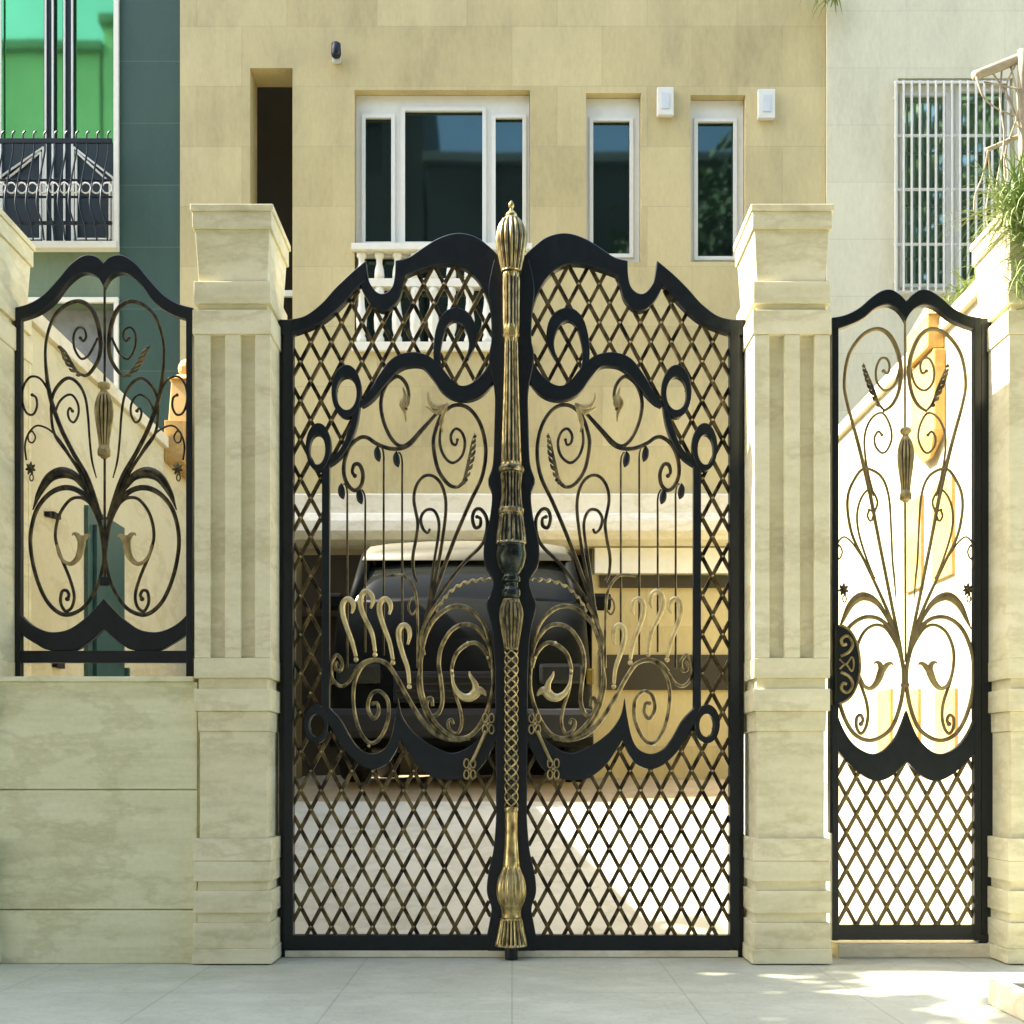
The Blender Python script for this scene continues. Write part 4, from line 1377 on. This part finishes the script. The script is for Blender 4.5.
# ------------------------------------------------------------------ parked car under the building, nose towards the gate
def make_car():
    cx, y0, z0 = X_(462, 3.3), 2.95, .835
    t = thing('parked_car', 'dark car with a pale roof parked behind the double gate', 'car', (cx, y0, z0))
    hw = 1.02

    def loft(rows, mat, name, parent, bev=.0, seg=7):
        """rows: (y, zbot, ztop, halfwidth bottom, halfwidth top)"""
        bm = nb()
        R_ = []
        for y, zb, zt, wb, wt in rows:
            pts = []
            for k in range(seg + 1):
                a = k / seg
                w = wb + (wt - wb) * a ** 1.6
                pts.append((w, zb + (zt - zb) * a))
            crown = [(wt * .8, zt + .025), (wt * .4, zt + .045), (0, zt + .05)]
            half = pts + crown
            full = half + [(-p[0], p[1]) for p in half[-2::-1]]
            R_.append([bm.verts.new((cx + p[0], y0 + y, z0 + p[1])) for p in full])
        for A, B in zip(R_, R_[1:]):
            for k in range(len(A) - 1): bm.faces.new((A[k], A[k + 1], B[k + 1], B[k]))
            bm.faces.new((A[-1], A[0], B[0], B[-1]))
        bm.faces.new(R_[0]); bm.faces.new(R_[-1][::-1])
        return obj(name, bm, mat, parent, True)
    b = loft([(0, .38, 1.05, .9, .86), (.05, .3, 1.22, .99, .92), (.25, .28, 1.36, hw, .95), (.9, .28, 1.46, hw, .97), (1.2, .28, 1.52, hw, .98), (4.2, .28, 1.54, hw, .96), (4.35, .34, 1.4, .98, .9)], M['black_paint'], 'body', t)
    loft([(.95, 1.44, 1.5, .95, .93), (1.5, 1.48, 1.98, .96, .84), (3.7, 1.48, 2.0, .96, .84), (4.25, 1.5, 1.56, .94, .9)], M['glass_car'], 'windows', t)
    loft([(1.3, 1.90, 1.96, .90, .86), (1.5, 1.95, 2.06, .92, .85), (2.6, 1.97, 2.12, .92, .85), (3.7, 1.95, 2.05, .92, .85), (3.85, 1.9, 1.94, .9, .82)], M['silver_paint'], 'roof', t)
    for s in (-1, 1):
        bm = nb()
        bar3(bm, (cx + s * .94, y0 + .98, z0 + 1.47), (cx + s * .87, y0 + 1.42, z0 + 1.96), .05, 8)
        obj('windscreen_pillar', bm, M['black_paint'], t, True)
        bm = nb()
        box(bm, cx + s * .76 - .17, cx + s * .76 + .17, y0 - .03, y0 + .12, z0 + .74, z0 + .9, .03)
        obj('headlight', bm, M['lens'], t)
        bm = nb()
        box(bm, cx + s * .975 - .03, cx + s * .975 + .03, y0 - .02, y0 + .12, z0 + .74, z0 + .86, .015)
        obj('indicator', bm, M['amber'], t)
        bm = nb()
        box(bm, cx + s * 1.12 - .1, cx + s * 1.12 + .1, y0 + 1.0, y0 + 1.1, z0 + 1.44, z0 + 1.58, .03)
        obj('wing_mirror', bm, M['black_paint'], t)
        for yy in (.85, 3.5):
            bm = nb()
            prof = [(.33, -.1), (.36, -.07), (.36, .07), (.33, .1), (.2, .1), (.18, .06)]
            n = 24
            rr = []
            for k in range(n):
                a_ = 2 * math.pi * k / n
                rr.append([bm.verts.new((cx + s * .9 + w_, y0 + yy + r_ * math.cos(a_), z0 + .362 + r_ * math.sin(a_))) for r_, w_ in prof])
            for k in range(n):
                A, B = rr[k], rr[(k + 1) % n]
                for q in range(len(prof) - 1): bm.faces.new((A[q], A[q + 1], B[q + 1], B[q]))
            w = obj('wheel', bm, M['rubber'], t, True)
            bm = nb()
            bmesh.ops.create_cone(bm, segments=20, radius1=.2, radius2=.2, depth=.13, cap_ends=True, matrix=Matrix.Translation((cx + s * .9, y0 + yy, z0 + .362)) @ Matrix.Rotation(R(90), 4, 'Y'))
            obj('hub', bm, M['silver_paint'], w)
    bm = nb()
    box(bm, cx - .5, cx + .5, y0 - .035, y0 + .1, z0 + .6, z0 + .84, .02)
    for k in range(4): box(bm, cx - .48, cx + .48, y0 - .05, y0 - .034, z0 + .63 + k * .052, z0 + .645 + k * .052, .004)
    obj('grille', bm, M['rubber'], t)
    bm = nb()
    box(bm, cx - 1.0, cx + 1.0, y0 - .09, y0 + .2, z0 + .34, z0 + .56, .05)
    obj('bumper', bm, M['rubber'], t)


make_car()

# ------------------------------------------------------------------ plants, pole frame, planter
def blades(bm, c, n, length, width, spread=1.0, droop=.5, rnd=random):
    for i in range(n):
        a = rnd.uniform(0, 2 * math.pi)
        up = rnd.uniform(.15, 1.0)
        L_ = length * rnd.uniform(.6, 1.1)
        h = Vector((math.cos(a), math.sin(a), 0))
        side = Vector((-h.y, h.x, 0)) * width * rnd.uniform(.6, 1.2)
        prev = None
        p = Vector(c) + Vector((rnd.gauss(0, .03), rnd.gauss(0, .03), rnd.gauss(0, .03)))
        d = (h * spread * (1.1 - up) + Vector((0, 0, up))).normalized()
        m = 5
        for k in range(m + 1):
            w = side * (1 - (k / m) ** 1.5) * (.5 if k == 0 else 1)
            l, r = bm.verts.new(p - w), bm.verts.new(p + w)
            if prev: bm.faces.new((prev[0], prev[1], r, l))
            prev = (l, r)
            p = p + d * L_ / m
            d = (d + Vector((0, 0, -droop / m)) + Vector((rnd.gauss(0, .05), rnd.gauss(0, .05), 0))).normalized()


def plant(name, label, c, specs, group=None):
    bm = nb()
    for off, n, L_, w, sp, dr in specs: blades(bm, Vector(c) + Vector(off), n, L_, w, sp, dr)
    o = obj(name, bm, M['yucca'], recalc=False)
    return tag(o, label, 'plant', group)


pc = at(1016, 222, -.2)
plant('climbing_plant', 'bright green spiky plant spilling over the pillar right of the side gate', pc,
      [((.0, -.05, .02), 120, .40, .007, 1.0, 1.9), ((.1, -.12, -.03), 130, .5, .007, 1, 2.3), ((-.03, -.12, -.1), 70, .4, .006, 1, 2.4),
       ((.12, -.15, -.3), 90, .42, .006, 1, 2.2), ((.0, .1, .06), 50, .4, .005, .7, .8), ((.05, -.14, -.2), 90, .36, .006, 1, 2.4), ((.02, -.12, -.38), 90, .3, .005, 1, 2.4)])
plant('climbing_plant', 'small tuft of green leaves on the coping behind the cropped pillar', (2.56, .75, 3.56),
      [((0, 0, 0), 90, .26, .008, 1.2, 1.4), ((0, .3, 0), 70, .24, .008, 1.2, 1.5), ((.05, -.3, .05), 60, .26, .008, 1.1, 1.2)])
plant('trailing_plant', 'small trailing plant hanging from above the tan facade edge', at(834, -6, FY - .2),
      [((0, 0, 0), 60, .35, .010, 1.2, 2.6), ((-.12, 0, .05), 40, .3, .009, 1.2, 2.6)])
pg = thing('pole_frame', 'weathered pole frame with loose wires above the sunlit wall', 'frame', tuple(at(1010, 260, 1.2)))
YP = 1.2
q = lambda x, y, dy=0: tuple(at(x, y, YP + dy))
bm = nb()
path3(bm, [q(974, 76), q(1000, 66, .02), q(1060, 42, .05)], .028, .032, 9, 3)
obj('pole', bm, M['wood'], pg, True)
bm = nb()
path3(bm, [q(986, 150), q(1003, 143, .02), q(1060, 118, .05)], .014, .014, 7, 3)
obj('thin_pole', bm, M['wood'], pg, True)
bm = nb()
path3(bm, [q(1021, 50, .0), q(1022, 160, .0), q(1023, 300, .0)], .02, .024, 8, 3)
obj('upright', bm, M['wood'], pg, True)
bm = nb()
for w in ([(976, 77), (984, 98), (1000, 110), (1020, 118)], [(1002, 67), (1000, 100), (1004, 140), (996, 190), (1000, 230)], [(988, 150), (983, 175), (975, 195), (974, 212)], [(1010, 63), (1018, 110), (1004, 160), (1012, 220)],
          [(988, 151), (990, 180), (986, 215), (994, 250)], [(984, 82), (1024, 90)], [(1002, 146), (1008, 175), (1002, 200), (1010, 205)], [(1018, 60), (1006, 90), (1020, 125)], [(990, 70), (1010, 100), (1024, 145)]):
    path3(bm, [q(a_, b_, random.uniform(-.06, .06)) for a_, b_ in w], .006, .005, 5, 4)
obj('wires', bm, M['wood'], pg, True)

# low stone planter at the right front corner
pl = thing('kerb_planter', 'low white stone planter box in the sunlit pavement corner', 'planter', (2.0, -1.2, 0))
bm = nb()
A0 = at(988, 985, -1.0)
X0 = A0.x
zz = .10
X0 = 1.90
Yn, Yf = -2.3, -1.19
wall_thick = .06
X1 = X0 + .9
box(bm, X0, X1, Yf - wall_thick, Yf, .001, zz, .006)
box(bm, X0, X0 + wall_thick, Yn, Yf - wall_thick - .001, .001, zz, .006)
box(bm, X1 - wall_thick, X1, Yn, Yf - wall_thick - .001, .001, zz, .006)
box(bm, X0 + wall_thick, X1 - wall_thick, Yn, Yn + .62, .001, zz - .002, .006)
obj('rim', bm, M['coping'], pl)
bm = nb()
box(bm, X0 + wall_thick, X1 - wall_thick, Yn + .62, Yf - wall_thick, .001, zz - .035)
obj('soil', bm, M['soil'], pl)

# ------------------------------------------------------------------ across the street and street trees (seen only in the window glass), and a tree added for its shade
def street_house(label, x0, x1, h, mat, y=-14.0, rows=4):
    t = thing('street_house', label, 'building', ((x0 + x1) / 2, y, 0))
    bm = nb()
    hs = []
    n = max(1, int((x1 - x0) / 3))
    for i in range(n):
        for j in range(rows):
            cx = x0 + (i + .5) * (x1 - x0) / n
            cz = 2 + j * (h - 2) / rows
            hs.append((cx - .7, cx + .7, cz, cz + 1.5))
    # faces +Y
    wall_with_holes(bm, x0, x1, -.15, h, hs, y, y - .3)
    obj('wall', bm, mat, t)
    bm = nb()
    box(bm, x0, x1, y - 8, y - .31, -.15, h - .1)
    obj('rear_block', bm, M['opp_dark'], t)
    bm = nb()
    box(bm, x0 - .1, x1 + .1, y - .35, y + .2, h, h + .25, .02)
    obj('parapet', bm, M['opp_pale'], t)


street_house('tall rendered house across the street', -22, -10.9, 19.9, M['opp_green'])
street_house('mid height rendered house across the street', -10.8, -9.6, 20.6, M['opp_green'], rows=3)
street_house('brick house across the street with a flat roof', -9.5, -2.35, 21.5, M['opp_dark'])
street_house('lower brick house across the street', -2.25, 9.0, 16.9, M['opp_dark'])
street_house('pale stone house across the street', 9.1, 24, 13.5, M['opp_pale'])


def tree(label, x, y, h, cr, n, zc, seed, base=0.0, leaf=1.0):
    rnd = random.Random(seed)
    t = thing('street_tree', label, 'tree', (x, y, base), 'street trees')
    bm = nb()
    path3(bm, [(x, y, base - .1), (x + .06, y - .03, h * .25), (x - .03, y + .05, h * .5), (x, y, zc)], .14, .07, 9, 4)
    tips = []
    for k in range(9):
        a = 2 * math.pi * k / 9 + rnd.uniform(-.3, .3)
        z = zc + rnd.uniform(-.5, .6) * cr
        e = (x + math.cos(a) * cr * .7, y + math.sin(a) * cr * .7, z)
        path3(bm, [(x, y, h * .42), (x + math.cos(a) * cr * .3, y + math.sin(a) * cr * .3, (h * .42 + z) / 2 + .2), e], .06, .015, 6, 3)
        tips.append(Vector(e))
    obj('trunk', bm, M['bark'], t, True)
    bm = nb()
    clumps = tips + [Vector((x + rnd.gauss(0, .5) * cr, y + rnd.gauss(0, .5) * cr, zc + rnd.gauss(.1, .45) * cr)) for _ in range(16)]
    for i in range(n):
        c = rnd.choice(clumps)
        p = c + Vector((rnd.gauss(0, 1), rnd.gauss(0, 1), rnd.gauss(0, .8))) * cr * .22
        d = Vector((rnd.gauss(0, 1), rnd.gauss(0, 1), rnd.gauss(0, 1))).normalized()
        u = d.orthogonal().normalized()
        s = rnd.uniform(.05, .1) * leaf
        bm.faces.new([bm.verts.new(p + d * s * 1.4), bm.verts.new(p + u * s * .7), bm.verts.new(p - d * s * 1.4), bm.verts.new(p - u * s * .7)])
    obj('crown', bm, M['leaf'], t, recalc=False)


tree('leafy tree left of the gate, out of view, added to shade the pavement', -6.75, -.95, 6.5, 2.4, 14000, 5.0, 3, leaf=1.7)  # unseen tree, placed here to cast shade over the pavement
tree('leafy street tree across the road, reflected in the narrow windows', 4.9, -11.2, 14, 2.4, 6000, 12.4, 5, leaf=1.5)
tree('leafy street tree across the road, reflected in the barred window', 10.6, -11.0, 17, 4.2, 9000, 14.6, 8, leaf=2)

# ------------------------------------------------------------------ sky, sun, camera
EL, AZ = R(45), R(3)      # the sun stands to the left, slightly behind the facade line
sv = Vector((-math.cos(EL) * math.cos(AZ), math.cos(EL) * math.sin(AZ), math.sin(EL)))
w = bpy.data.worlds.new('World')
S.world = w
w.use_nodes = True
nt = w.node_tree
sky = nt.nodes.new('ShaderNodeTexSky')
sky.sky_type = 'NISHITA'
sky.sun_disc = False
sky.sun_elevation = EL
sky.sun_rotation = -(math.pi / 2 - AZ)
sky.dust_density = 2.0
sky.ozone_density = .6
bg = nt.nodes['Background']
bg.inputs['Strength'].default_value = .15
nt.links.new(sky.outputs[0], bg.inputs['Color'])
sl = bpy.data.lights.new('sun', 'SUN')
sl.energy = 4.0
sl.angle = R(.5)
sl.color = (1, .93, .80)
so = bpy.data.objects.new('sun', sl)
so.rotation_euler = (-sv).to_track_quat('-Z', 'Y').to_euler()
so.location = sv * 30
COL.objects.link(so)

cam = bpy.data.cameras.new('camera')
cam.sensor_fit = 'HORIZONTAL'
cam.sensor_width = 36
cam.lens = 36 * F / 1024
cam.shift_y = (HZ - 512) / 1024
cam.clip_end = 2000
co = bpy.data.objects.new('camera', cam)
co.location = (0, -DG, EYE)
co.rotation_euler = (R(90), 0, 0)
COL.objects.link(co)
S.camera = co

S.view_settings.view_transform = 'Standard'
S.view_settings.look = 'None'
S.view_settings.exposure = 2.4
S.view_settings.gamma = 1
S.view_settings.use_curve_mapping = False
S.render.engine = 'CYCLES'
S.cycles.use_denoising = True
S.cycles.max_bounces = 8
